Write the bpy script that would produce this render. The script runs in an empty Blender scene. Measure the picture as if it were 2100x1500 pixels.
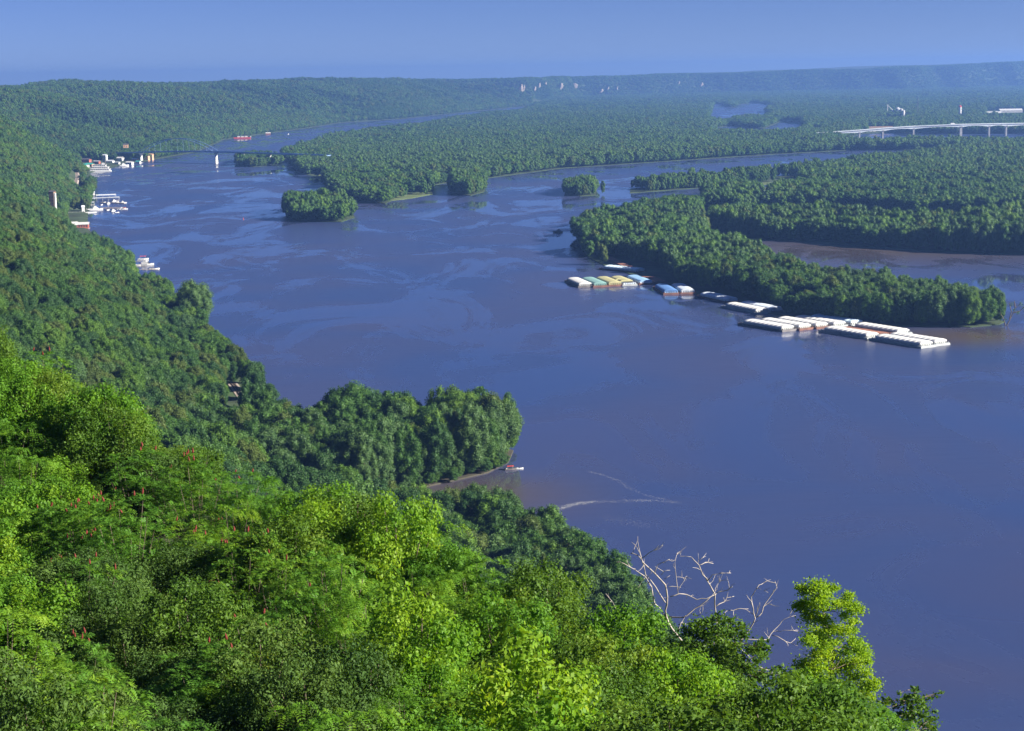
import bpy, math, random
import numpy as np
from mathutils import Vector, Matrix
from mathutils.geometry import tessellate_polygon

random.seed(7)
RNG = np.random.default_rng(7)
SC = bpy.context.scene
COL = SC.collection
R_ = math.radians

# ------------------------------------------------------------------ camera
F_PX, CAM_Z, HOR_C = 3700.0, 150.0, 152.0          # pixels of a 2100-wide frame, metres, horizon row at centre
TH = math.atan((750 - HOR_C) / F_PX)
ROLL = math.atan(35 / 2100)
cam_d = bpy.data.cameras.new('camera')
cam = bpy.data.objects.new('camera', cam_d)
COL.objects.link(cam)
cam_d.sensor_width = 36
cam_d.lens = 36 * F_PX / 2100
cam_d.clip_start, cam_d.clip_end = 1.0, 80000
CM = (Matrix.Rotation(math.pi / 2 - TH, 3, 'X') @ Matrix.Rotation(-ROLL, 3, 'Z'))
cam.matrix_world = Matrix.Translation((0, 0, CAM_Z)) @ CM.to_4x4()
SC.camera = cam

# ------------------------------------------------------------------ light
SUN_EL, SUN_AZ = R_(25), R_(105)                     # azimuth clockwise from +Y
world = bpy.data.worlds.new('World')
SC.world = world
world.use_nodes = True
wt = world.node_tree
bg = wt.nodes['Background']
sky = wt.nodes.new('ShaderNodeTexSky')
sky.sky_type = 'NISHITA'
sky.sun_disc = False
sky.sun_elevation, sky.sun_rotation = SUN_EL, SUN_AZ
sky.altitude, sky.air_density, sky.dust_density, sky.ozone_density = 200, 0.5, 0.0, 6.0
tint = wt.nodes.new('ShaderNodeMix')
tint.data_type, tint.blend_type = 'RGBA', 'MULTIPLY'
tint.inputs[0].default_value = 1.0
tint.inputs[7].default_value = (0.51, 0.465, 0.615, 1)
wt.links.new(sky.outputs[0], tint.inputs[6])
wt.links.new(tint.outputs[2], bg.inputs[0])
bg.inputs[1].default_value = 0.05
sun_d = bpy.data.lights.new('sun', 'SUN')
sun_d.energy, sun_d.angle, sun_d.color = 5.0, R_(0.5), (1.0, 0.93, 0.80)
sun = bpy.data.objects.new('sun', sun_d)
COL.objects.link(sun)
SD = Vector((math.sin(SUN_AZ) * math.cos(SUN_EL), math.cos(SUN_AZ) * math.cos(SUN_EL), math.sin(SUN_EL)))
sun.rotation_euler = SD.to_track_quat('Z', 'Y').to_euler()
sun.location = SD * 500
vs = SC.view_settings
vs.view_transform, vs.look, vs.gamma, vs.use_curve_mapping, vs.exposure = 'Standard', 'None', 1.0, False, 1.6
HAZE_DENSITY = 8.6e-5
HAZE_COLOR = (0.21, 0.42, 0.98, 1)
cy = SC.cycles
cy.max_bounces, cy.diffuse_bounces, cy.glossy_bounces, cy.transmission_bounces = 5, 2, 2, 4
cy.volume_bounces = 0
cy.use_denoising = True

# ------------------------------------------------------------------ pixel <-> ground of the 2100x1500 frame
def at(px, py, z=0.0):
    d = CM @ Vector(((px - 1050) / F_PX, (750 - py) / F_PX, -1.0))
    t = (z - CAM_Z) / d.z
    return Vector((d.x * t, d.y * t, z))
def at_y(px, py, y):
    d = CM @ Vector(((px - 1050) / F_PX, (750 - py) / F_PX, -1.0))
    t = y / d.y
    return Vector((d.x * t, y, CAM_Z + d.z * t))
CMI = np.array(CM.inverted())
def proj(P):
    P = np.atleast_2d(np.asarray(P, float)) - np.array([0, 0, CAM_Z])
    c = P @ CMI.T
    w = np.maximum(-c[:, 2], 1e-6)
    return 1050 + c[:, 0] / w * F_PX, 750 - c[:, 1] / w * F_PX

# ------------------------------------------------------------------ noise
def _hash(i, j, s):
    n = (i * 374761393 + j * 668265263 + s * 1442695041) & 0xFFFFFFFF
    n = ((n ^ (n >> 13)) * 1274126177) & 0xFFFFFFFF
    return ((n ^ (n >> 16)) & 0xFFFF) / 65535.0
def noise2(x, y, s=0):
    x, y = np.asarray(x, float), np.asarray(y, float)
    i, j = np.floor(x).astype(np.int64), np.floor(y).astype(np.int64)
    fx, fy = x - i, y - j
    fx, fy = fx * fx * (3 - 2 * fx), fy * fy * (3 - 2 * fy)
    a, b, c, d = _hash(i, j, s), _hash(i + 1, j, s), _hash(i, j + 1, s), _hash(i + 1, j + 1, s)
    return (a * (1 - fx) + b * fx) * (1 - fy) + (c * (1 - fx) + d * fx) * fy
def fbm(x, y, s=0, o=3):
    v, a, t = 0, 1.0, 0
    for k in range(o):
        v = v + a * noise2(x * 2 ** k, y * 2 ** k, s + k)
        t += a
        a *= .5
    return v / t
def sstep(a, b, x):
    t = np.clip((np.asarray(x, float) - a) / (b - a), 0, 1)
    return t * t * (3 - 2 * t)

# ------------------------------------------------------------------ materials
MATS = {}
def new_mat(name):
    m = bpy.data.materials.new(name)
    m.use_nodes = True
    m.node_tree.nodes.clear()
    MATS[name] = m
    return m, m.node_tree.nodes, m.node_tree.links
def N(ns, t, **kw):
    n = ns.new(t)
    for k, v in kw.items():
        setattr(n, k, v)
    return n
def ramp(ns, stops):
    r = ns.new('ShaderNodeValToRGB')
    e = r.color_ramp.elements
    while len(e) < len(stops):
        e.new(.5)
    for k, (p, c) in enumerate(stops):
        e[k].position = p
        e[k].color = (*c, 1)
    return r
def plain(name, col, rough=.6, var=.15, scale=.6, metal=0.0, spec=.4):
    m, ns, L = new_mat(name)
    o = ns.new('ShaderNodeOutputMaterial')
    b = ns.new('ShaderNodeBsdfPrincipled')
    b.inputs['Roughness'].default_value = rough
    b.inputs['Metallic'].default_value = metal
    b.inputs['Specular IOR Level'].default_value = spec
    tc = ns.new('ShaderNodeTexCoord')
    nz = ns.new('ShaderNodeTexNoise')
    nz.inputs['Scale'].default_value = scale
    nz.inputs['Detail'].default_value = 5
    L.new(tc.outputs['Object'], nz.inputs['Vector'])
    lo, hi = [max(0, c * (1 - var)) for c in col], [min(1, c * (1 + var)) for c in col]
    r = ramp(ns, [(.3, lo), (.7, hi)])
    L.new(nz.outputs[0], r.inputs[0])
    L.new(r.outputs[0], b.inputs['Base Color'])
    L.new(b.outputs[0], o.inputs[0])
    return m
def leaf_mat(name, stops, trans=.35, spec=.25, rough=.5, objw=.42):
    """tone of each leaf spray from its own random number and its plant's random number"""
    m, ns, L = new_mat(name)
    o = ns.new('ShaderNodeOutputMaterial')
    at_ = N(ns, 'ShaderNodeAttribute', attribute_name='tone')
    oi = ns.new('ShaderNodeObjectInfo')
    a = N(ns, 'ShaderNodeMath', operation='MULTIPLY'); a.inputs[1].default_value = 1 - objw
    b = N(ns, 'ShaderNodeMath', operation='MULTIPLY_ADD'); b.inputs[1].default_value = objw
    L.new(at_.outputs['Fac'], a.inputs[0])
    L.new(oi.outputs['Random'], b.inputs[0])
    L.new(a.outputs[0], b.inputs[2])
    r = ramp(ns, stops)
    L.new(b.outputs[0], r.inputs[0])
    p = ns.new('ShaderNodeBsdfPrincipled')
    p.inputs['Roughness'].default_value = rough
    p.inputs['Specular IOR Level'].default_value = spec
    t = ns.new('ShaderNodeBsdfTranslucent')
    br = N(ns, 'ShaderNodeMix', data_type='RGBA', blend_type='MULTIPLY')
    br.inputs[0].default_value = 1
    br.inputs[7].default_value = (1.5, 1.45, .55, 1)
    L.new(r.outputs[0], br.inputs[6])
    L.new(r.outputs[0], p.inputs['Base Color'])
    L.new(br.outputs[2], t.inputs[0])
    mx = ns.new('ShaderNodeMixShader')
    mx.inputs[0].default_value = trans
    L.new(p.outputs[0], mx.inputs[1])
    L.new(t.outputs[0], mx.inputs[2])
    L.new(mx.outputs[0], o.inputs[0])
    return m

plain('bark', (.12, .095, .07), .9, .4, 3)
plain('dead_wood', (.33, .295, .27), .75, .35, 4)
plain('forest_floor', (.030, .052, .016), .95, .5, .05)
plain('meadow', (.09, .125, .035), .95, .3, .05)
plain('mud', (.055, .050, .034), .9, .3, .1)
plain('ballast', (.36, .30, .26), .95, .25, .8)
plain('rail_steel', (.28, .22, .19), .45, .2, 1, .6)
plain('sleeper_wood', (.10, .08, .065), .9, .3, 2)
plain('rock', (.36, .30, .24), .9, .35, .05)
plain('white_paint', (.58, .58, .575), .5, .07, .4)
plain('white_cover', (.56, .56, .555), .6, .12, .25)
plain('blue_cover', (.26, .44, .68), .55, .2, .25)
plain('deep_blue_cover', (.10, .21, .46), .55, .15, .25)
plain('pale_blue_cover', (.56, .70, .80), .55, .2, .25)
plain('grey_cover', (.54, .60, .68), .55, .2, .25)
plain('green_cover', (.19, .34, .32), .55, .15, .25)
plain('yellow_cover', (.40, .38, .20), .55, .15, .25)
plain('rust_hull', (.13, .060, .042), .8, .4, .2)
plain('dark_hull', (.10, .09, .09), .7, .4, .2)
plain('grey_hull', (.27, .29, .30), .7, .25, .2)
plain('coaming_white', (.40, .41, .40), .6, .15, .3)
plain('cargo_rust', (.26, .11, .07), .95, .35, .15)
plain('red_paint', (.50, .06, .04), .55, .2, .4)
plain('red_brick', (.33, .10, .07), .85, .3, .4)
plain('brown_wall', (.20, .13, .09), .85, .25, .4)
plain('tan_wall', (.50, .30, .18), .85, .2, .3)
plain('grey_roof', (.42, .45, .50), .5, .15, .2, .2)
plain('light_roof', (.62, .65, .70), .5, .12, .2, .1)
plain('teal_roof', (.06, .38, .32), .5, .15, .3)
plain('dark_roof', (.08, .075, .08), .8, .25, .3)
plain('window_glass', (.03, .035, .045), .1, .2, .3)
plain('bridge_blue', (.20, .32, .55), .5, .15, .2)
plain('concrete', (.36, .36, .36), .85, .12, .15)
plain('bridge_girder', (.40, .45, .51), .6, .06, .05)
plain('asphalt', (.06, .06, .062), .9, .2, .2)
plain('dock_wood', (.42, .36, .30), .85, .25, .5)
plain('tyre_black', (.02, .02, .02), .8, .2, 3)
plain('fruit_red', (.15, .022, .016), .8, .35, 12)
plain('foam_white', (.45, .46, .48), .8, .1, 1)
plain('canvas_blue', (.05, .10, .30), .8, .2, .5)

# foliage: sunlit tones come from the light; these are the leaves' own colours
leaf_mat('leaf_dark', [(0, (.026, .066, .020)), (.5, (.040, .094, .026)), (1, (.060, .122, .032))], .28, .15)
leaf_mat('leaf_mid', [(0, (.036, .088, .020)), (.5, (.056, .126, .026)), (1, (.088, .165, .032))], .30, .15)
leaf_mat('leaf_olive', [(0, (.050, .082, .022)), (.5, (.078, .118, .028)), (1, (.110, .150, .036))], .30, .15)
leaf_mat('leaf_fresh', [(0, (.052, .118, .020)), (.5, (.084, .168, .026)), (1, (.125, .210, .032))], .34, .15)
leaf_mat('leaf_willow', [(0, (.046, .094, .034)), (.5, (.068, .132, .042)), (1, (.098, .170, .048))], .30, .15)
leaf_mat('leaf_sumac', [(0, (0.050, 0.142, 0.021)), (.45, (0.090, 0.212, 0.024)), (.85, (0.165, 0.283, 0.024)), (1, (0.236, 0.319, 0.024))], .42, .15)
leaf_mat('leaf_yellowgreen', [(0, (.046, .135, .018)), (.5, (.108, .238, .020)), (.9, (.200, .315, .022)), (1, (.310, .350, .025))], .45, .15)
leaf_mat('leaf_bush', [(0, (0.033, 0.090, 0.015)), (.5, (0.085, 0.165, 0.020)), (.9, (0.175, 0.250, 0.025)), (1, (0.250, 0.312, 0.025))], .40, .15)
leaf_mat('leaf_shade', [(0, (0.039, 0.094, 0.021)), (.5, (0.070, 0.135, 0.029)), (.9, (0.117, 0.189, 0.034)), (1, (0.221, 0.273, 0.039))], .38, .15, .6)
leaf_mat('leaf_maple', [(0, (.135, .265, .020)), (.5, (.200, .335, .022)), (.9, (.29, .37, .024)), (1, (.36, .30, .03))], .5, .15)

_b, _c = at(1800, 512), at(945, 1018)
NO_SKY_MUD = [((_b.x, _b.y, (.8, 1.2, 1)), 60, 260), ((_c.x, _c.y, (1, 1, 1)), 15, 70), ((at(2000, 690).x, at(2000, 690).y, (.8, 1.4, 1)), 15, 90)]
def water_mat():
    m, ns, L = new_mat('river_water')
    o = ns.new('ShaderNodeOutputMaterial')
    p = ns.new('ShaderNodeBsdfPrincipled')
    p.inputs['IOR'].default_value = 1.33
    geo = ns.new('ShaderNodeNewGeometry')
    mp = ns.new('ShaderNodeMapping')
    mp.inputs['Rotation'].default_value = (0, 0, R_(12))
    mp.inputs['Scale'].default_value = (1 / 75, 1 / 170, 1)
    L.new(geo.outputs['Position'], mp.inputs[0])
    n1 = ns.new('ShaderNodeTexNoise')
    n1.inputs['Scale'].default_value = 1.0
    n1.inputs['Detail'].default_value = 9
    n1.inputs['Roughness'].default_value = .64
    n1.inputs['Distortion'].default_value = 1.1
    L.new(mp.outputs[0], n1.inputs['Vector'])
    slick = N(ns, 'ShaderNodeMapRange', interpolation_type='SMOOTHSTEP')
    slick.inputs[1].default_value, slick.inputs[2].default_value = .485, .585
    L.new(n1.outputs[0], slick.inputs[0])
    rg = ns.new('ShaderNodeMapRange')
    rg.inputs[3].default_value, rg.inputs[4].default_value = .30, .03
    L.new(slick.outputs[0], rg.inputs[0])
    n2 = ns.new('ShaderNodeTexNoise')
    n2.inputs['Scale'].default_value = 1 / 160
    n2.inputs['Detail'].default_value = 4
    n2.inputs['Distortion'].default_value = .8
    L.new(geo.outputs['Position'], n2.inputs['Vector'])
    cr = ramp(ns, [(.35, (.030, .050, .140)), (.65, (.044, .052, .118))])
    L.new(n2.outputs[0], cr.inputs[0])
    # muddy brown painted in where backwater and cove mirror trees instead of sky
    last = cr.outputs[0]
    for (cx, cy, cz), r0, r1 in NO_SKY_MUD:
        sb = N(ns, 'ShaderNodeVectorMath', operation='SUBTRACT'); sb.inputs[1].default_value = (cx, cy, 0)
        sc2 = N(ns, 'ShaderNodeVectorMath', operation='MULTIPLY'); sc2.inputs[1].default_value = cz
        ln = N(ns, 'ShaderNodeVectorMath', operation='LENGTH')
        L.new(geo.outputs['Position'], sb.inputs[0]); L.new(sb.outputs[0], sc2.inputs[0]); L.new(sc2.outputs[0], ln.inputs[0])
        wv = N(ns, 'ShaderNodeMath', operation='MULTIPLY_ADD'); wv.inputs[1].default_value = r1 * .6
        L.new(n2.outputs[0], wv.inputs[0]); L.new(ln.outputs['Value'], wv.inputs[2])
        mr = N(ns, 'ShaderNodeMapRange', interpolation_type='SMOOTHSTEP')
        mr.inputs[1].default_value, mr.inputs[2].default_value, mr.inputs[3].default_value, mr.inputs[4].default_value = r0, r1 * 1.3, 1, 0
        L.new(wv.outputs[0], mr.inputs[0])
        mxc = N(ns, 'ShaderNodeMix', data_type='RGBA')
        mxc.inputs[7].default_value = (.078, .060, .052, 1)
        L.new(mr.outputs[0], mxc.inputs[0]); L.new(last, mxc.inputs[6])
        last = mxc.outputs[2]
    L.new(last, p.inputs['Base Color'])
    n3 = ns.new('ShaderNodeTexNoise')
    n3.inputs['Scale'].default_value = 1
    n3.inputs['Detail'].default_value = 3
    mp3 = ns.new('ShaderNodeMapping')
    mp3.inputs['Scale'].default_value = (.05, .30, 1)
    L.new(geo.outputs['Position'], mp3.inputs[0])
    L.new(mp3.outputs[0], n3.inputs['Vector'])
    rs = ns.new('ShaderNodeMapRange')
    rs.inputs[1].default_value, rs.inputs[2].default_value = .3, .7
    rs.inputs[3].default_value, rs.inputs[4].default_value = -.014, .014
    L.new(n3.outputs[0], rs.inputs[0])
    ad = N(ns, 'ShaderNodeMath', operation='ADD')
    L.new(rg.outputs[0], ad.inputs[0]); L.new(rs.outputs[0], ad.inputs[1])
    L.new(ad.outputs[0], p.inputs['Roughness'])
    L.new(p.outputs[0], o.inputs[0])
water_mat()

# ------------------------------------------------------------------ mesh helpers
class MB:
    def __init__(self):
        self.v, self.f = [], []
    def add(self, vs, fs):
        k = len(self.v)
        self.v += [tuple(p) for p in vs]
        self.f += [tuple(i + k for i in f) for f in fs]
        return self
    def box(self, x0, x1, y0, y1, z0, z1):
        return self.add([(x0, y0, z0), (x1, y0, z0), (x1, y1, z0), (x0, y1, z0), (x0, y0, z1), (x1, y0, z1), (x1, y1, z1), (x0, y1, z1)],
                        [(3, 2, 1, 0), (4, 5, 6, 7), (0, 1, 5, 4), (1, 2, 6, 5), (2, 3, 7, 6), (3, 0, 4, 7)])
    def tube(self, pts, rad, n=6):
        pts = [Vector(p) for p in pts]
        k0 = len(self.v)
        up = Vector((.31, .17, .93))
        for i, p in enumerate(pts):
            t = (pts[min(i + 1, len(pts) - 1)] - pts[max(i - 1, 0)]).normalized()
            a = t.cross(up)
            if a.length < .05:
                a = t.cross(Vector((1, 0, 0)))
            a.normalize()
            b = t.cross(a)
            r = rad[i] if hasattr(rad, '__len__') else rad
            for j in range(n):
                w = 2 * math.pi * j / n
                q = p + (a * math.cos(w) + b * math.sin(w)) * r
                self.v.append(tuple(q))
        for i in range(len(pts) - 1):
            for j in range(n):
                c, d = k0 + i * n + j, k0 + i * n + (j + 1) % n
                self.f.append((c, d, d + n, c + n))
        self.f.append(tuple(k0 + j for j in range(n))[::-1])
        self.f.append(tuple(k0 + (len(pts) - 1) * n + j for j in range(n)))
        return self
    def loft(self, rings, cap=True):
        n = len(rings[0])
        k0 = len(self.v)
        for r in rings:
            self.v += [tuple(p) for p in r]
        for i in range(len(rings) - 1):
            for j in range(n):
                a, b = k0 + i * n + j, k0 + i * n + (j + 1) % n
                self.f.append((a, b, b + n, a + n))
        if cap:
            self.f.append(tuple(k0 + j for j in range(n))[::-1])
            self.f.append(tuple(k0 + (len(rings) - 1) * n + j for j in range(n)))
        return self
    def lathe(self, prof, n=16, c=(0, 0)):
        return self.loft([[(c[0] + r * math.cos(2 * math.pi * j / n), c[1] + r * math.sin(2 * math.pi * j / n), z) for j in range(n)] for r, z in prof])
    def gable(self, x0, x1, y0, y1, z0, zr, over=.4, th=.25):
        """ridge along x, a slab roof with eaves"""
        ym = (y0 + y1) / 2
        s = (zr - z0) / (ym - y0)
        ya, yb, ze = y0 - over, y1 + over, z0 - over * s
        a, b = x0 - over, x1 + over
        pr = [(ya, ze), (ym, zr), (yb, ze), (yb, ze + th), (ym, zr + th), (ya, ze + th)]
        return self.loft([[(a, *p) for p in pr], [(b, *p) for p in pr]])
    def mesh(self, name):
        me = bpy.data.meshes.new(name)
        me.from_pydata(self.v, [], self.f)
        return me
def set_props(o, label=None, cat=None, group=None, kind=None):
    for k, v in (('label', label), ('category', cat), ('group', group), ('kind', kind)):
        if v:
            o[k] = v
    return o
def link(name, data, mat=None, parent=None):
    if mat and data is not None and not data.materials:
        data.materials.append(MATS[mat])
    o = bpy.data.objects.new(name, data)
    COL.objects.link(o)
    if parent is not None:
        o.parent = parent
    return o
def part(name, mb, mat, parent, smooth=False, loc=None):
    me = mb.mesh(name)
    if smooth:
        me.shade_smooth()
    o = link(name, me, mat, parent)
    if loc:
        o.location = loc
    return o
def thing(name, label, cat, loc, rz=0, group=None):
    o = bpy.data.objects.new(name, None)
    o.empty_display_size = .5
    COL.objects.link(o)
    o.location, o.rotation_euler = loc, (0, 0, rz)
    return set_props(o, label, cat, group)
def np_mesh(name, V, quads=None, tris=None, tone=None):
    me = bpy.data.meshes.new(name)
    V = np.asarray(V, np.float32)
    nq = 0 if quads is None else len(quads)
    nt = 0 if tris is None else len(tris)
    me.vertices.add(len(V))
    me.vertices.foreach_set('co', V.ravel())
    li = []
    if nq: li.append(np.asarray(quads, np.int32).ravel())
    if nt: li.append(np.asarray(tris, np.int32).ravel())
    li = np.concatenate(li)
    me.loops.add(len(li))
    me.loops.foreach_set('vertex_index', li)
    me.polygons.add(nq + nt)
    me.polygons.foreach_set('loop_start', np.concatenate([np.arange(nq) * 4, nq * 4 + np.arange(nt) * 3]).astype(np.int32))
    if tone is not None:
        a = me.attributes.new('tone', 'FLOAT', 'FACE')
        a.data.foreach_set('value', np.asarray(tone, np.float32))
    me.update()
    me.validate()
    return me

def grid_mesh(name, X, Y, Z):
    r, c = X.shape
    V = np.stack([X, Y, Z], -1).reshape(-1, 3)
    i = np.arange(r * c).reshape(r, c)
    q = np.stack([i[:-1, :-1], i[:-1, 1:], i[1:, 1:], i[1:, :-1]], -1).reshape(-1, 4)
    me = np_mesh(name, V, q)
    me.shade_smooth()
    return me
def flat_poly(name, loops, z, mat, kind='structure', bank=1.2):
    """a land sheet with holes; its edge runs down under the water as a bank"""
    L3 = [[Vector((p[0], p[1], 0)) for p in lp] for lp in loops]
    tri = tessellate_polygon(L3)
    vs, fs = [], []
    for lp in L3:
        vs += [(p.x, p.y, z) for p in lp]
    fs += [tuple(t) for t in tri]
    k = 0
    for lp in L3:
        n = len(lp)
        b = len(vs)
        vs += [(p.x, p.y, z - bank) for p in lp]
        fs += [(k + i, k + (i + 1) % n, b + (i + 1) % n, b + i) for i in range(n)]
        k += n
    me = bpy.data.meshes.new(name)
    me.from_pydata(vs, [], fs)
    import bmesh
    bm = bmesh.new(); bm.from_mesh(me)
    bmesh.ops.recalc_face_normals(bm, faces=bm.faces)
    bm.to_mesh(me); bm.free()
    o = link(name, me, mat)
    o['kind'] = kind
    return o

# ------------------------------------------------------------------ foliage meshes
def ico(sub):
    t = (1 + 5 ** .5) / 2
    v = np.array([(-1, t, 0), (1, t, 0), (-1, -t, 0), (1, -t, 0), (0, -1, t), (0, 1, t), (0, -1, -t), (0, 1, -t), (t, 0, -1), (t, 0, 1), (-t, 0, -1), (-t, 0, 1)], float)
    f = [(0, 11, 5), (0, 5, 1), (0, 1, 7), (0, 7, 10), (0, 10, 11), (1, 5, 9), (5, 11, 4), (11, 10, 2), (10, 7, 6), (7, 1, 8), (3, 9, 4), (3, 4, 2), (3, 2, 6), (3, 6, 8), (3, 8, 9), (4, 9, 5), (2, 4, 11), (6, 2, 10), (8, 6, 7), (9, 8, 1)]
    v = list(v / np.linalg.norm(v, axis=1)[:, None])
    for _ in range(sub):
        mid, nf = {}, []
        def m(a, b):
            k = (min(a, b), max(a, b))
            if k not in mid:
                p = v[a] + v[b]
                v.append(p / np.linalg.norm(p))
                mid[k] = len(v) - 1
            return mid[k]
        for a, b, c in f:
            x, y, z = m(a, b), m(b, c), m(c, a)
            nf += [(a, x, z), (b, y, x), (c, z, y), (x, y, z)]
        f = nf
    return np.array(v), np.array(f)
ICO = [ico(0), ico(1), ico(2)]
def unit(a):
    return a / np.maximum(np.linalg.norm(a, axis=-1, keepdims=True), 1e-9)
def cards(P, Nn, size, aspect, rng, tang=None):
    """diamond leaves: centres P, normals Nn"""
    n = len(P)
    t = rng.normal(size=(n, 3)) if tang is None else tang
    t = unit(t - Nn * np.sum(t * Nn, 1, keepdims=True))
    b = np.cross(Nn, t)
    L, W = size[:, None] * .5, (size * aspect)[:, None] * .5
    V = np.stack([P - t * L, P + b * W - t * L * .1, P + t * L, P - b * W - t * L * .1], 1).reshape(-1, 3)
    q = np.arange(n * 4).reshape(n, 4)
    return V, q
def crown_lobes(seed, R, z0, z1, nl, lr=(.34, .52), spread=.6, low=1.0):
    rng = np.random.default_rng(seed)
    hz, zc = (z1 - z0) / 2, (z0 + z1) / 2
    C, r = [], []
    for i in range(nl):
        ph = i * 2.39996 + rng.uniform(-.4, .4)
        cz = 1 - 2 * (i + .5) / nl
        s = math.sqrt(max(0, 1 - cz * cz))
        k = spread * rng.uniform(.8, 1.15)
        w = 1.0 if cz > 0 else low
        C.append((R * s * math.cos(ph) * k * w, R * s * math.sin(ph) * k * w, zc + hz * cz * k))
        r.append(rng.uniform(*lr) * R)
    C.append((0, 0, zc)); r.append(.55 * R)
    r[-1] = .66 * R if nl > 20 else r[-1]
    zs = min(1.15, max(.7, hz / R))
    return np.array(C), np.array(r), zs, rng
def crown_mesh(name, lobes, nleaf, leaf, core=1, aspect=.75, rnd=.55, up=.15, core_s=.8, rin=.82):
    C, r, zs, rng = lobes
    S = np.array([1, 1, zs])
    pr = r ** 2 / np.sum(r ** 2)
    k = rng.choice(len(r), size=int(nleaf * 2.2), p=pr)
    d = unit(rng.normal(size=(len(k), 3)))
    P = C[k] + d * (r[k] * rng.uniform(rin, 1.12, len(k)))[:, None] * S + rng.normal(size=d.shape) * leaf * .25
    ins = np.zeros(len(k), bool)
    for j in range(len(r)):
        q = (P - C[j]) / S
        ins |= (np.linalg.norm(q, axis=1) < r[j] * .80) & (k != j)
    P, d, k = P[~ins][:nleaf], d[~ins][:nleaf], k[~ins][:nleaf]
    Nn = unit(d / S + rng.normal(size=d.shape) * rnd + np.array([0, 0, up]))
    V, q = cards(P, Nn, leaf * rng.uniform(.6, 1.3, len(P)), aspect, rng)
    lt = rng.uniform(0, 1, len(r))
    tone = np.clip(.55 * lt[k] + .45 * rng.uniform(0, 1, len(P)), 0, 1)
    iv, it = ICO[core]
    T, VV, n0 = [], [V], len(V)
    ct = []
    for j in range(len(r)):
        jit = 1 + rng.uniform(-.1, .1, (len(iv), 1))
        VV.append(C[j] + iv * jit * r[j] * core_s * S)
        T.append(it + n0)
        ct.append(np.full(len(it), .5 * lt[j] + .2))
        n0 += len(iv)
    return np_mesh(name, np.concatenate(VV), q, np.concatenate(T), np.concatenate([tone] + ct))
def trunk_mesh(name, h, r, seed, limbs=4):
    rg = random.Random(seed)
    mb = MB()
    pts = [(rg.uniform(-.03, .03) * h * i / 3, rg.uniform(-.03, .03) * h * i / 3, h * i / 3) for i in range(4)]
    mb.tube(pts, [r, r * .8, r * .6, r * .35], 6)
    for i in range(limbs):
        a = i * 2.4 + rg.uniform(-.4, .4)
        z = h * rg.uniform(.45, .8)
        l = h * rg.uniform(.25, .4)
        mb.tube([(0, 0, z), (l * .5 * math.cos(a), l * .5 * math.sin(a), z + l * .4), (l * math.cos(a), l * math.sin(a), z + l * .7)], [r * .45, r * .3, r * .15], 5)
    me = mb.mesh(name)
    me.materials.append(MATS['bark'])
    return me

TONES = [('dark', 'leaf_dark'), ('mid', 'leaf_mid'), ('olive', 'leaf_olive'), ('fresh', 'leaf_fresh'), ('willow', 'leaf_willow')]
ASSET = {}
def make_assets():
    s = 100
    for kind, R, H, z0 in (('hill', 5.0, 13.5, 1.5), ('flood', 5.6, 19.0, 1.0)):
        for lod, nl, nleaf, leaf, core, rnd in (('hi', 36, 9500, .42, 1, .7), ('mid', 18, 3600, .50, 1, .5), ('lo', 8, 560, 1.05, 0, .42)):
            for tn, mat in TONES:
                for v in range(2 if lod != 'hi' else 3):
                    s += 1
                    lb = crown_lobes(s, R, z0, H, nl, {'hi': (.18, .36), 'mid': (.26, .46), 'lo': (.30, .52)}[lod], {'hi': .74, 'mid': .68, 'lo': .64}[lod], 1.0 if kind == 'flood' else .9)
                    me = crown_mesh(f'{tn}_{kind}_crown_{lod}', lb, nleaf, leaf, core, .75, rnd, .2, .62 if lod == 'hi' else .74, .66 if lod == 'hi' else .8)
                    me.materials.append(MATS[mat])
                    ASSET.setdefault((kind, lod), []).append((me, tn))
        ASSET[(kind, 'trunk')] = [trunk_mesh(f'{kind}_trunk', H * .75, .32, 50 + i) for i in range(3)]
make_assets()

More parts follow.
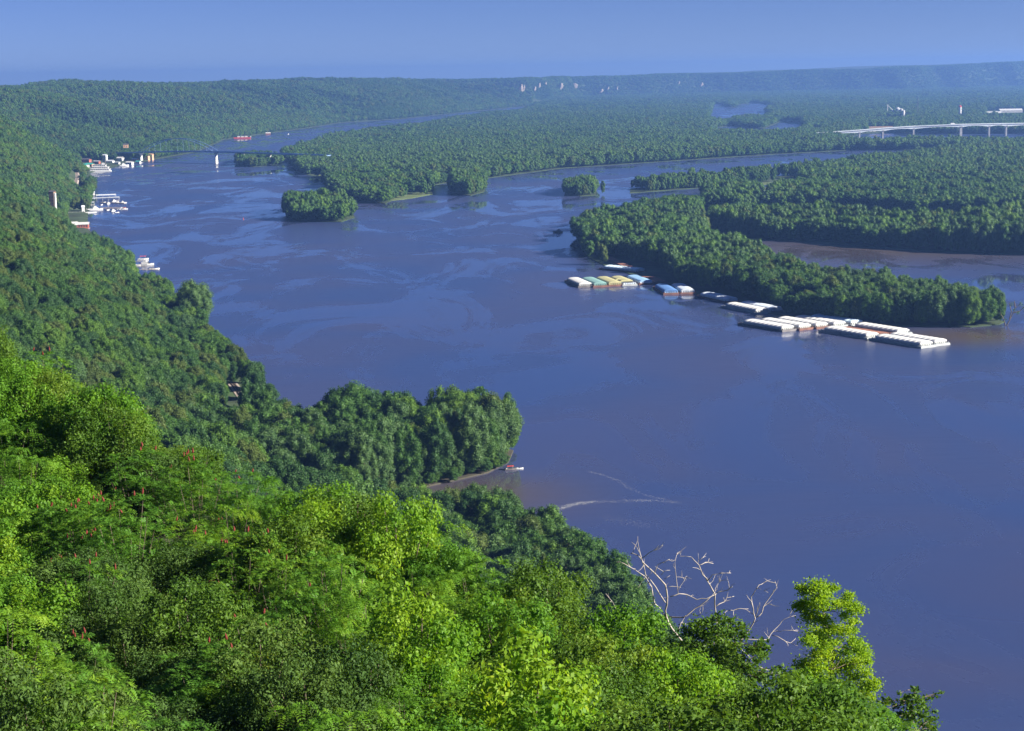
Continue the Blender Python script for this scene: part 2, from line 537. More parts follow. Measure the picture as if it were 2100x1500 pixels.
SRC_COL = bpy.data.collections.new('forest_sources')
SRC = {}
def src_obj(me):
    if me.name not in SRC:
        o = bpy.data.objects.new('source_' + me.name, me)
        SRC_COL.objects.link(o)
        SRC[me.name] = o
    return SRC[me.name]
def forest(name, P, scl, rot, idx, meshes, label, cat, group=None):
    """one wood that reads as a mass: crowns instanced on its tree positions"""
    if len(P) == 0:
        return
    me = bpy.data.meshes.new(name)
    me.vertices.add(len(P))
    me.vertices.foreach_set('co', np.asarray(P, np.float32).ravel())
    a = me.attributes.new('scl', 'FLOAT_VECTOR', 'POINT'); a.data.foreach_set('vector', np.asarray(scl, np.float32).ravel())
    a = me.attributes.new('rot', 'FLOAT_VECTOR', 'POINT'); a.data.foreach_set('vector', np.asarray(rot, np.float32).ravel())
    a = me.attributes.new('idx', 'INT', 'POINT'); a.data.foreach_set('value', np.asarray(idx, np.int32))
    o = link(name, me)
    ng = bpy.data.node_groups.new(name, 'GeometryNodeTree')
    ng.interface.new_socket('Geometry', in_out='INPUT', socket_type='NodeSocketGeometry')
    ng.interface.new_socket('Geometry', in_out='OUTPUT', socket_type='NodeSocketGeometry')
    ns, L = ng.nodes, ng.links
    gi, go = ns.new('NodeGroupInput'), ns.new('NodeGroupOutput')
    ip = ns.new('GeometryNodeInstanceOnPoints')
    jn = ns.new('GeometryNodeJoinGeometry')
    for m in reversed(meshes):
        oi = ns.new('GeometryNodeObjectInfo')
        oi.inputs['Object'].default_value = src_obj(m)
        oi.inputs['As Instance'].default_value = True
        L.new(oi.outputs['Geometry'], jn.inputs[0])
    def na(nm, t):
        n = ns.new('GeometryNodeInputNamedAttribute')
        n.data_type = t
        n.inputs['Name'].default_value = nm
        return [s for s in n.outputs if s.enabled and s.name == 'Attribute'][0]
    L.new(gi.outputs[0], ip.inputs['Points'])
    L.new(jn.outputs[0], ip.inputs['Instance'])
    ip.inputs['Pick Instance'].default_value = True
    L.new(na('idx', 'INT'), ip.inputs['Instance Index'])
    er = ns.new('FunctionNodeEulerToRotation')
    L.new(na('rot', 'FLOAT_VECTOR'), er.inputs[0])
    L.new(er.outputs[0], ip.inputs['Rotation'])
    L.new(na('scl', 'FLOAT_VECTOR'), ip.inputs['Scale'])
    L.new(ip.outputs[0], go.inputs[0])
    md = o.modifiers.new('trees', 'NODES')
    md.node_group = ng
    return set_props(o, label, cat, group, 'stuff')

# ------------------------------------------------------------------ the foreground slope's shape (near edge of the canopy)
FG = np.array([(-400, 640, 95), (0, 722, 85), (130, 735, 83), (250, 800, 80), (370, 885, 74), (560, 965, 70), (660, 1000, 68), (760, 1045, 66), (850, 1095, 64), (1000, 1150, 62),
               (1180, 1250, 60), (1330, 1290, 58), (1500, 1385, 55), (1600, 1440, 53.5), (1750, 1500, 52), (1900, 1590, 50), (2150, 1760, 48), (2600, 2100, 46)], float)
def hor(px):
    return HOR_C - (np.asarray(px, float) - 1050) * 35 / 2100
FG_U = (FG[:, 0] - 1050) / F_PX
FG_T = (FG[:, 1] - hor(FG[:, 0])) / F_PX
def fg_edge(u):
    return np.interp(u, FG_U, FG_T), np.interp(u, FG_U, FG[:, 2])
def fg_canopy(x, y):
    u = x / np.maximum(y, 1)
    te, de = fg_edge(u)
    t0, d0 = (1600 - 150) / F_PX, 36.0
    t = np.clip((y - d0) / (de - d0), -1.5, 3)
    tan = t0 + (te - t0) * np.minimum(t, 1)
    z = CAM_Z - y * tan
    ze = CAM_Z - de * te
    z = np.where(y > de, ze - (y - de) * 1.05, z)
    zn = CAM_Z - d0 * t0
    return np.where(y < d0, zn + (150.5 - zn) * (1 - np.clip(y, 0, d0) / d0) ** .8, z)
CANOPY_H = 3.2
def fg_ground(x, y):
    return fg_canopy(x, y) - CANOPY_H

# ------------------------------------------------------------------ the left bluffs' shape
SH = np.array([(-400, 330), (0, 190), (150, 135), (300, 82), (400, 50), (436, 39), (500, 22), (545, 8), (566, -10), (600, -42), (640, -60), (700, -88), (760, -98), (800, -106), (867, -124), (1070, -182),
               (1387, -288), (1480, -318), (1600, -352), (1850, -432), (2050, -478), (2300, -530), (2600, -592), (2800, -640), (2990, -690), (3250, -690), (3460, -672), (3775, -650),
               (4330, -690), (4500, -706), (4780, -676), (5000, -652), (5400, -599), (6030, -546), (6380, -379), (7000, -246), (8200, 22), (9000, 260)], float)
def shore(y):
    return np.interp(y, SH[:, 0], SH[:, 1])
#            y    bench slope  top
HP = np.array([(90, 60, .50, 75), (300, 60, .42, 60), (450, 45, .42, 70), (600, 30, .45, 80), (750, 22, .50, 95), (900, 20, .55, 110), (1150, 20, .62, 120), (1400, 20, .66, 122), (1600, 22, .62, 110),
               (1750, 30, .45, 80), (1900, 38, .35, 55), (2050, 30, .50, 80), (2250, 16, .75, 115), (2500, 14, .85, 128), (2700, 10, .90, 128), (2850, 12, .85, 110), (3050, 30, .6, 60), (3300, 90, .25, 30), (3550, 80, .35, 80), (3800, 20, .45, 115),
               (4200, 10, .50, 135), (4600, 10, .50, 132), (5200, 10, .48, 122), (5800, 15, .50, 124), (6400, 15, .50, 126), (7200, 15, .50, 124), (9000, 15, .5, 126)], float)
def hill_z(x, y):
    d = shore(y) - x
    b, s, T = (np.interp(y, HP[:, 0], HP[:, k]) for k in (1, 2, 3))
    wob = (fbm(y / 210, d / 900, 11) - .5) * (1 + 1.6 * sstep(3400, 4200, y))
    dd = d * (1 + .55 * wob * sstep(20, 160, d)) - b * (1 + .6 * (noise2(y / 60, 0 * y, 5) - .5))
    rd = np.abs(2 * noise2(y / 430 + .12 * noise2(d / 200, y / 300, 8), d / 1500, 14) - 1) + .45 * np.abs(2 * noise2(y / 190, d / 700, 15) - 1)
    dd = dd - 290 * rd * sstep(3500, 4100, y) * sstep(20, 330, d) - 26 * rd * sstep(900, 1100, y) * (1 - sstep(3300, 3500, y)) * sstep(30, 120, d)
    r = np.maximum(dd, 0) * s
    z = T * (1 - np.exp(-(r / T) ** 1.15 * 1.35)) * (1 + .28 * (fbm(x / 420, y / 420, 3) - .5))
    z = z + 1.3 + 3 * sstep(10, 80, d) * (fbm(x / 45, y / 45, 9) - .5)
    z = np.where(d < 6, -1.5 + (d + 6) / 12 * 2.8, z)
    # ground falls away in front of the lookout, below the line of its shrubs
    u = x / np.maximum(y, 1)
    te, de = fg_edge(u)
    lim = CAM_Z - y * te - 34
    lim = np.where(d > 0, np.maximum(lim, 1.3), 1e9)
    w = sstep(430, 560, y)
    return np.minimum(z, lim * (1 - w) + w * 1e4)

# ------------------------------------------------------------------ ground sheets
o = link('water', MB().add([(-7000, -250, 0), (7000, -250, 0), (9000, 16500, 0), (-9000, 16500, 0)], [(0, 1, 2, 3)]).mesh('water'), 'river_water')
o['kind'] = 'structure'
ys = np.concatenate([np.arange(90, 1200, 9), np.arange(1200, 3600, 16), np.arange(3600, 9001, 36)])
ds = np.concatenate([np.array([-6, 0, 6]), np.arange(12, 200, 8), np.arange(200, 600, 20), np.arange(600, 2700, 80)])
Yg, Dg = np.meshgrid(ys, ds, indexing='ij')
Xg = shore(Yg) - Dg
o = link('hills', grid_mesh('hills', Xg, Yg, hill_z(Xg, Yg)), 'forest_floor'); o['kind'] = 'structure'
yf = np.concatenate([np.arange(-40, 30, 6), np.arange(30, 100, 2.0), np.arange(100, 150, 6)])
xf = np.concatenate([np.arange(-120, -40, 8), np.arange(-40, 36, 2.0), np.arange(36, 120, 8)])
Yf, Xf = np.meshgrid(yf, xf, indexing='ij')
Zf = fg_ground(Xf, Yf) + .5 * (fbm(Xf / 4, Yf / 4, 21) - .5)
o = link('hillside', grid_mesh('hillside', Xf[:, ::-1], Yf[:, ::-1], Zf[:, ::-1]), 'forest_floor'); o['kind'] = 'structure'

def W(pts):
    return [tuple(at(*p)[:2]) for p in pts]
LAND = {}
front_c = W([(598, 340, 0), (612, 354, 0), (640, 362, 0), (668, 368, 0), (672, 392, 0), (690, 405, 0), (740, 417, 0), (790, 418, 0), (815, 408, 0), (885, 398, 0), (893, 380, 0), (925, 374, 0), (1000, 366, 0),
             (1060, 358, 0), (1150, 346, 0), (1300, 336, 0), (1450, 326, 0), (1600, 316, 0), (1740, 309, 0), (1900, 309, 0), (2250, 309, 0)])
back_c = W([(1095, 224, 0), (1060, 228, 10), (1000, 232, 10), (920, 243, 11), (870, 254, 12), (830, 258, 12), (760, 264, 13), (700, 273, 13), (640, 289, 14), (578, 306, 14)])
LAND['plain'] = front_c + [(2300, 3400), (4200, 6500), (6200, 12300), (3400, 12100), (2500, 11400), (1400, 11500), (450, 10600), (150, 9200)] + back_c
pond1 = W([(1450, 250, 0), (1490, 254, 0), (1530, 246, 0), (1560, 250, 0), (1588, 240, 0), (1570, 230, 0), (1590, 222, 0), (1572, 213, 0), (1540, 211, 0), (1512, 216, 0), (1506, 221, 0), (1492, 220, 0), (1486, 214, 0), (1462, 214, 0)])
pond2 = W([(1455, 279, 0), (1530, 281, 0), (1640, 277, 0), (1655, 262, 0), (1640, 251, 0), (1600, 250, 0), (1585, 257, 0), (1565, 264, 0), (1530, 263, 0), (1500, 258, 0), (1470, 262, 0)])
pond3 = W([(1662, 276, 0), (1690, 277, 0), (1684, 266, 0), (1664, 266, 0)])
chan = W([(1700, 300, 0), (1760, 299, 0), (2240, 301, 0), (2240, 274, 0), (2000, 275, 0), (1850, 274, 0), (1770, 275, 0), (1735, 283, 0)])
HOLES = [pond1, pond2, pond3, chan]
LAND['long_island'] = W([(1184, 495, 0), (1200, 525, 0), (1240, 546, 0), (1330, 576, 0), (1450, 611, 0), (1560, 641, 0), (1700, 662, 0), (1850, 669, 0), (1990, 672, 0), (2050, 666, 0),
                         (2062, 640, 6), (2010, 600, 14), (1940, 572, 18), (1830, 560, 18), (1700, 545, 18), (1590, 510, 18), (1500, 485, 18), (1445, 470, 18), (1436, 410, 16), (1400, 397, 16), (1340, 402, 18), (1270, 420, 18), (1205, 428, 18), (1182, 450, 16)])
LAND['middle_island'] = W([(1440, 478, 0), (1590, 493, 0), (1700, 498, 0), (1800, 508, 0), (1950, 518, 0), (2200, 526, 0), (2230, 410, 18), (2100, 420, 18), (2000, 442, 18), (1850, 445, 18), (1700, 430, 18), (1560, 420, 18), (1462, 428, 18), (1438, 450, 16)])
LAND['far_island'] = W([(1568, 428, 0), (1640, 428, 0), (1720, 428, 0), (1830, 437, 0), (1930, 443, 0), (2020, 447, 0), (2250, 450, 0), (2250, 284, 16), (2100, 290, 16), (1900, 305, 16), (1780, 316, 16), (1695, 335, 16), (1640, 372, 10), (1590, 388, 10)])
LAND['small_island'] = W([(586, 442, 0), (592, 453, 0), (640, 456, 0), (700, 456, 0), (727, 447, 0), (724, 430, 4), (690, 402, 16), (640, 398, 18), (600, 402, 16), (588, 420, 8)])
LAND['clump_island'] = W([(922, 392, 0), (930, 398, 0), (965, 402, 0), (993, 394, 0), (996, 372, 6), (975, 355, 16), (940, 356, 16), (922, 372, 8)])
LAND['left_clump_island'] = W([(484, 341, 0), (520, 343, 0), (566, 339, 0), (580, 330, 4), (560, 314, 14), (510, 313, 14), (487, 322, 8)])
LAND['flooded_clump'] = W([(1157, 402, 0), (1190, 403, 0), (1222, 401, 0), (1224, 388, 0), (1190, 386, 0), (1160, 390, 0)])
LAND['flooded_row'] = W([(1292, 397, 0), (1400, 389, 0), (1500, 382, 0), (1600, 372, 0), (1700, 362, 0), (1700, 352, 0), (1600, 361, 0), (1500, 371, 0), (1400, 379, 0), (1292, 388, 0)])
LAND['slough_clump'] = W([(1445, 430, 0), (1500, 436, 0), (1556, 428, 0), (1556, 405, 0), (1500, 396, 0), (1448, 402, 0)])
LAND['grove_point'] = [(-52, 627), (-40, 643), (-23, 659), (-10, 672), (-2, 690), (0, 712), (-10, 724), (-40, 730), (-62, 738), (-85, 730), (-130, 740), (-150, 700), (-120, 630)]
LAND['near_bank'] = [(-48, 572), (-30, 582), (-12, 580), (6, 556), (20, 520), (32, 468), (38, 430), (60, 350), (90, 300), (0, 280), (-60, 400), (-60, 520)]
for k, lp in LAND.items():
    nm = 'floodplain' if k == 'plain' else ('shore' if k in ('grove_point', 'near_bank') else 'island')
    flat_poly(nm, [lp] + (HOLES if k == 'plain' else []), .45 if k != 'near_bank' else .6, 'mud' if nm == 'shore' else 'forest_floor')
def grass(pts, z=.47):
    return flat_poly('grass_bank', [W(pts)], z, 'meadow', bank=.9)
grass([(795, 413, 0), (840, 408, 0), (888, 399, 0), (885, 394, 0), (830, 399, 0), (795, 404, 0)])
grass([(640, 364, 0), (676, 370, 0), (722, 357, 0), (718, 350, 0), (665, 356, 0)], .5)
grass([(1485, 384, 0), (1560, 380, 0), (1650, 374, 0), (1650, 371, 0), (1560, 376, 0), (1485, 380, 0)], .5)
grass([(1560, 392, 0), (1620, 387, 0), (1620, 381, 0), (1570, 385, 0)], .44)

# far bluffs: a wooded plateau edge some 11 km away
FB = np.array([(-700, 8900), (150, 9150), (450, 10550), (1400, 11450), (2500, 11300), (3400, 12050), (5200, 12400), (6800, 12600)], float)
def fb_pt(s):
    seg = np.concatenate([[0], np.cumsum(np.hypot(*np.diff(FB, axis=0).T))])
    return np.interp(s, seg, FB[:, 0]), np.interp(s, seg, FB[:, 1]), seg[-1]
ss = np.arange(0, fb_pt(0)[2], 40.0)
dd = np.concatenate([np.arange(0, 420, 24), np.arange(420, 3000, 260)])
Sg, Dq = np.meshgrid(ss, dd, indexing='ij')
bx, by, _ = fb_pt(Sg)
def fb_z(s, d, x):
    T = np.interp(x, [-700, 300, 900, 1600, 2600, 3600, 6000], [118, 112, 118, 126, 138, 158, 168])
    spur = (np.abs(fbm(s / 620, 0 * s, 31, 3) - .5) * 2)
    q = d - 300 * spur * (1 - sstep(500, 900, d)) - 40 * (noise2(s / 170, 0 * s, 4))
    T = T * (1 + .11 * (fbm(s / 330, 0 * s, 36, 4) - .5))
    return 1 + T * sstep(0, 260, q) * (1 + .05 * (fbm(x / 700, d / 700, 8) - .5))
Zb = fb_z(Sg, Dq, bx)
o = link('far_bluffs', grid_mesh('far_bluffs', (bx - .25 * Dq)[:, ::-1], (by + Dq)[:, ::-1], Zb[:, ::-1]), 'forest_floor'); o['kind'] = 'structure'

# ------------------------------------------------------------------ tree positions
def inside(P, poly):
    x, y = P[:, 0], P[:, 1]
    r = np.zeros(len(P), bool)
    n = len(poly)
    for i in range(n):
        (x0, y0), (x1, y1) = poly[i], poly[(i + 1) % n]
        c = (y0 > y) != (y1 > y)
        r ^= c & (x < (x1 - x0) * (y - y0) / ((y1 - y0) if y1 != y0 else 1e-9) + x0)
    return r
def jgrid(x0, x1, y0, y1, s, rng, hexa=True):
    xs, yy = np.arange(x0, x1, s), np.arange(y0, y1, s * .9)
    X, Y = np.meshgrid(xs, yy)
    X = X + (np.arange(len(yy))[:, None] % 2) * s * .5
    P = np.stack([X.ravel(), Y.ravel()], 1)
    return P + rng.uniform(-.33, .33, P.shape) * s
GAPS = [((450, 460, 500, 506), (806, 880, 880, 826), 560, 875), ((96, 104, 140, 150, 192, 216, 240), (396, 426, 452, 478, 482, 486, 500), 900, 1850), ((128, 134, 176, 200), (400, 440, 440, 440), 1800, 2080), ((262, 266, 332), (500, 560, 562), 1000, 1490),
        ((172, 178, 232), (385, 362, 362), 2150, 2975), ((158, 161, 170, 172), (372, 388, 388, 370), 2000, 2560), ((160, 170, 330), (322, 340, 332), 2600, 3420), ((1812, 1862), (242, 242), 4000, 5500), ((1959, 1978), (236, 236), 3700, 5700), ((2020, 2110), (236, 233), 4150, 6200), ((1776, 1836), (269, 269), 3300, 4500)]
def in_view(P3, mx=130, top=14):
    px, py = proj(P3 + np.array([0, 0, top]))
    e = np.interp(px, FG[:, 0], FG[:, 1])
    d = P3[:, 1]
    k = (px > -mx) & (px < 2100 + mx) & ((d < 100) | (py < e + 70))
    for xs, ls, y0, y1 in GAPS:                       # clearings through which the railway, marina and town are seen
        line = np.interp(px, xs, ls, left=-1e6, right=-1e6)
        k &= ~((py < line) & (d > y0) & (d < y1))
    return k
CLEAR = []      # (x, y, radius) kept free of trees
def clear(P):
    k = np.ones(len(P), bool)
    for x, y, r in CLEAR:
        k &= np.hypot(P[:, 0] - x, P[:, 1] - y) > r
    return k
def rail_pt(y, off=0.0):
    return shore(y) - np.interp(y, [1500, 2200], [11, 27]) - off
# openings: the two stretches of railway, the marina and the town
for y in np.arange(776, 872, 5): CLEAR.append((float(rail_pt(y)), y, 4.8))
for y in np.arange(2330, 2720, 10): CLEAR.append((float(rail_pt(y)) - 2, y, 9))
TOWN = [at(178, 348), at(205, 345), at(235, 340), at(262, 336), at(300, 333), at(320, 331)]
for p in TOWN: CLEAR.append((p.x, p.y, 34))
for px_, py_, r_ in ((160, 463, 26), (178, 420, 22), (165, 432, 20), (108, 440, 12), (182, 405, 18), (150, 437, 15)):
    p = at(px_, py_); CLEAR.append((p.x, p.y, r_))

for a, b in (((1236, 533), (1290, 556)), ((1306, 556), (1345, 583)), ((1345, 590), (1440, 606)), ((1455, 610), (1560, 642)), ((1560, 642), (1620, 640)), ((1290, 548), (1330, 556))):
    for f in np.linspace(0, 1, 6):
        p = at(a[0] + (b[0] - a[0]) * f, a[1] + (b[1] - a[1]) * f); CLEAR.append((p.x + 3, p.y + 6, 15))

def tone_pick(P, n_var, rng, w, seed):
    """index of a crown mesh: its tone follows slow patches so neighbours are often alike"""
    f = .4 * fbm(P[:, 0] / 90, P[:, 1] / 90, seed) + .35 * fbm(P[:, 0] / 420, P[:, 1] / 420, seed + 9) + .35 * rng.uniform(0, 1, len(P))
    f = (np.argsort(np.argsort(f)) + .5) / max(1, len(f))
    cw = np.cumsum(w) / np.sum(w)
    t = np.searchsorted(cw, f)
    return np.minimum(t, len(w) - 1) * n_var + rng.integers(0, n_var, len(P))
HW, FWT = [2.6, 3.2, 1.6, 1.2, .4], [1.6, 3.0, .7, 1.4, 2.4]
hill_t, flood_t = [], []
rng = np.random.default_rng(5)
def sizes(n, rng, r0, r1, h0, h1):
    s = r0 + (r1 - r0) * rng.beta(1.2, 1.5, n)
    return np.stack([s * rng.uniform(.9, 1.12, n), s * rng.uniform(.9, 1.12, n), s ** .8 * (r0 * r1) ** .1 * rng.uniform(h0, h1, n)], 1)
# left bluffs
for y0, y1, s, lod, f, dmax in ((430, 1250, 7.6, 'hi', 1.0, 420), (1250, 2600, 6.8, 'mid', .98, 480), (2600, 4200, 7.6, 'lo', 1.08, 900), (4200, 6000, 9, 'lo', 1.28, 900), (6000, 9000, 12, 'lo', 1.65, 900)):
    P = jgrid(-2700, 120, y0, y1, s, rng)
    d = shore(P[:, 1]) - P[:, 0]
    P = P[(d > 3) & (d < dmax)]
    P3 = np.column_stack([P, hill_z(P[:, 0], P[:, 1])])
    P3 = P3[in_view(P3) & clear(P3)]
    d = shore(P3[:, 1]) - P3[:, 0]
    sc_ = sizes(len(P3), rng, .66 * f, 1.35 * f, .86, 1.1)
    if f > 1.2: sc_[:, 2] *= 1.15 / f
    sc_[:, 2] *= .72 + .58 * fbm(P3[:, 0] / 50, P3[:, 1] / 50, 94)
    hill_t.append((lod, P3, sc_))
# floodplain and islands
def scatter_poly(poly, s, lod, f, hs=1.0, holes=(), y0=-1e9, y1=1e9, z=.4, smax=1.3):
    a = np.array(poly)
    P = jgrid(a[:, 0].min(), a[:, 0].max(), max(y0, a[:, 1].min()), min(y1, a[:, 1].max()), s, rng)
    k = inside(P, poly)
    for h in holes: k &= ~inside(P, h)
    P = P[k]
    P = P[fbm(P[:, 0] / 38, P[:, 1] / 38, 91) > (.31 if lod == 'lo' else .40 if f < .8 else .20)]
    P3 = np.column_stack([P, np.full(len(P), z)])
    P3 = P3[in_view(P3) & clear(P3)]
    sc_ = sizes(len(P3), rng, .66 * f, smax * f, .9 * hs, 1.08 * hs)
    sc_[:, 2] *= .64 + .72 * fbm(P3[:, 0] / 85, P3[:, 1] / 85, 93)
    flood_t.append((lod, P3, sc_))
for p, r_ in ((at(850, 402), 22), (at(880, 396), 20), (at(665, 360), 35), (at(700, 356), 30), (at(905, 385), 30), (at(905, 370), 30)):
    CLEAR.append((p.x, p.y, r_))
scatter_poly(LAND['near_bank'], 6.8, 'hi', .95, 1.05)
scatter_poly(LAND['grove_point'], 6.6, 'hi', 1.05, 1.15)
_g = np.array(LAND['grove_point']); _g = _g.mean(0) + (_g - _g.mean(0)) * 1.05
scatter_poly([tuple(q) for q in _g], 4.2, 'hi', .5, .62)
scatter_poly(LAND['long_island'], 6.6, 'hi', .94, 1.0, y1=1300)
scatter_poly(LAND['long_island'], 6.6, 'mid', .96, 1.0, y0=1300)
for k in ('middle_island', 'small_island', 'clump_island', 'slough_clump', 'flooded_row', 'flooded_clump'):
    scatter_poly(LAND[k], 6.8 if 'flooded' not in k else 6.4, 'mid', .98 if 'flooded' not in k else .78, 1.12)
scatter_poly(LAND['far_island'], 7.2, 'mid', 1.03, .98, y1=2300)
scatter_poly(LAND['far_island'], 7.6, 'lo', 1.1, .92, y0=2300)
scatter_poly(LAND['left_clump_island'], 7.5, 'mid', .9, 1.0)
scatter_poly(LAND['plain'], 7.4, 'mid', 1.05, .9, HOLES, y1=2700)
scatter_poly(LAND['plain'], 8.0, 'lo', 1.15, .82, HOLES, y0=2700, y1=4500)
scatter_poly(LAND['plain'], 11, 'lo', 1.55, .6, HOLES, y0=4500, y1=7000)
scatter_poly(LAND['plain'], 16, 'lo', 2.2, .44, HOLES, y0=7000, y1=12300)
p = at(1237, 399); flood_t.append(('mid', np.array([[p.x, p.y, .3]]), np.array([[.6, .6, .95]])))
# far bluffs
P = np.stack(np.meshgrid(np.arange(0, fb_pt(0)[2], 17.0), np.arange(0, 520, 17.0)), -1).reshape(-1, 2)
P = P + rng.uniform(-8, 8, P.shape)
P[:, 1] = np.maximum(P[:, 1], 0)
bx_, by_, _ = fb_pt(P[:, 0])
P3 = np.column_stack([bx_ - .25 * P[:, 1], by_ + P[:, 1], fb_z(P[:, 0], P[:, 1], bx_) - 1])
P3 = P3[in_view(P3)]
hill_t.append(('lo', P3, sizes(len(P3), rng, 1.7, 2.5, .42, .6)))

def split_and_build(kind, sets, limit, names, weights, seed, region):
    P = np.concatenate([s[1] for s in sets]); S = np.concatenate([s[2] for s in sets])
    lod = np.concatenate([[s[0]] * len(s[1]) for s in sets])
    dist = np.linalg.norm(P - np.array([0, 0, CAM_Z]), axis=1)
    vis = np.where(lod == 'hi', dist, 1e6)
    one = np.argsort(vis)[:limit]
    one = one[vis[one] < 1e6]
    single = np.zeros(len(P), bool); single[one] = True
    name, cat = names
    for lv in ('hi', 'mid', 'lo'):
        A = ASSET[(kind, lv)]
        nv = len(A) // len(TONES)
        ks = np.where(lod == lv)[0]
        if not len(ks): continue
        idx = tone_pick(P[ks], nv, rng, weights, seed)
        rz = rng.uniform(0, 6.283, len(ks))
        tl = rng.normal(0, .05, (len(ks), 2))
        m = ~single[ks]
        for lo, hi, nm, lab in region:
            r = m & (P[ks][:, 1] >= lo) & (P[ks][:, 1] < hi)
            if r.any():
                forest(nm, P[ks][r], S[ks][r], np.column_stack([tl[r], rz[r]]), idx[r], [a[0] for a in A], lab, 'forest')
        for j in np.where(single[ks])[0]:
            i = ks[j]
            me, tn = A[idx[j]]
            lab, grp = tree_label(kind, tn, P[i])
            t = thing(name, lab, cat, P[i], rz[j], grp)
            t.scale = S[i]
            link('crown', me, None, t)
            link('trunk', ASSET[(kind, 'trunk')][int(i) % 3], None, t)
TW = {'dark': 'dark green', 'mid': 'mid green', 'olive': 'olive toned', 'fresh': 'bright fresh green', 'willow': 'soft grey green'}
def tree_label(kind, tn, p):
    if kind == 'hill':
        where = 'foot' if shore(p[1]) - p[0] < 40 else 'slope'
        by = 'above' if p[1] > 745 else 'below'
        w = f'in the wood on the bluff {where}, {by} the railway gap'
    elif p[1] > 600:
        w = 'of the grove, on its muddy cove side' if p[1] < 682 else 'of the grove, on its open river side'
    else:
        w = 'on the near bank, facing the muddy cove' if p[1] > 500 else 'on the near bank, behind the dead tree'
    return f'{TW[tn]} tree {w}', f'{TW[tn]} trees {w}'
split_and_build('hill', hill_t, 300, ('hillside_tree', 'tree'), HW, 61,
                [(0, 1700, 'bluff_forest', 'dense green forest covering the near left bluff above the river'), (1700, 3150, 'bluff_forest', 'wooded bluff behind the marina on the left shore'),
                 (3150, 8950, 'bluff_forest', 'long wooded bluffs beyond the arch bridge on the left'), (8950, 1e9, 'bluff_forest', 'blue hazy wood on the farthest bluffs along the horizon')])
split_and_build('flood', flood_t, 300, ('riverside_tree', 'tree'), FWT, 62,
                [(0, 1000, 'riverside_forest', 'leafy wood along the river below the lookout'), (1000, 2000, 'island_forest', 'dark green wood on the long island behind the barges and the islands next to it'),
                 (2000, 4500, 'floodplain_forest', 'wide green wood on the flooded islands in the middle of the valley'), (4500, 1e9, 'floodplain_forest', 'hazy blue green wood on the far valley floor')])

# ------------------------------------------------------------------ haze: one closed box of even, pale air
def haze():
    m, ns, L = new_mat('haze_air')
    o_ = ns.new('ShaderNodeOutputMaterial')
    v = ns.new('ShaderNodeVolumePrincipled')
    v.inputs['Color'].default_value = HAZE_COLOR
    v.inputs['Density'].default_value = HAZE_DENSITY
    v.inputs['Anisotropy'].default_value = 0.35
    L.new(v.outputs[0], o_.inputs['Volume'])
    h = link('haze', MB().box(-9600, 9600, -300, 17000, -3, 235).mesh('haze'), 'haze_air')
    h['kind'] = 'stuff'
haze()

# ------------------------------------------------------------------ large single trees that stand out of the woods
def big_tree(seed, label, p, R, H, mat, group=None):
    lb = crown_lobes(seed, R, H * .1, H, 64, (.16, .34), .76, .95)
    me = crown_mesh('big_crown', lb, 21000, .55, 1, .75, .7, .2, .62, .66)
    me.materials.append(MATS[mat])
    t = thing('large_tree', label, 'tree', p, seed * .7, group)
    link('crown', me, None, t)
    link('trunk', trunk_mesh('large_trunk', H * .7, .7, seed, 6), None, t)
p = at(384, 676); big_tree(901, 'big round pale green tree leaning out over the river from the left bluff foot', (p.x + 5, p.y, .8), 12, 29, 'leaf_willow')
big_tree(902, 'tall dome shaped tree at the back of the grove, higher than its neighbours', (*at_y(738, 860, 722)[:2], .5), 13, 26, 'leaf_mid')
big_tree(903, 'broad leafy tree at the right back of the grove on the point', (*at_y(950, 900, 706)[:2], .5), 11, 25, 'leaf_fresh')
big_tree(904, 'outermost broad tree overhanging the water at the grove tip', (*at_y(1018, 930, 694)[:2], .5), 10, 24, 'leaf_willow')
big_tree(905, 'dense dark tree in the front of the grove by the muddy inlet', (*at_y(850, 950, 672)[:2], .5), 10, 21, 'leaf_dark')

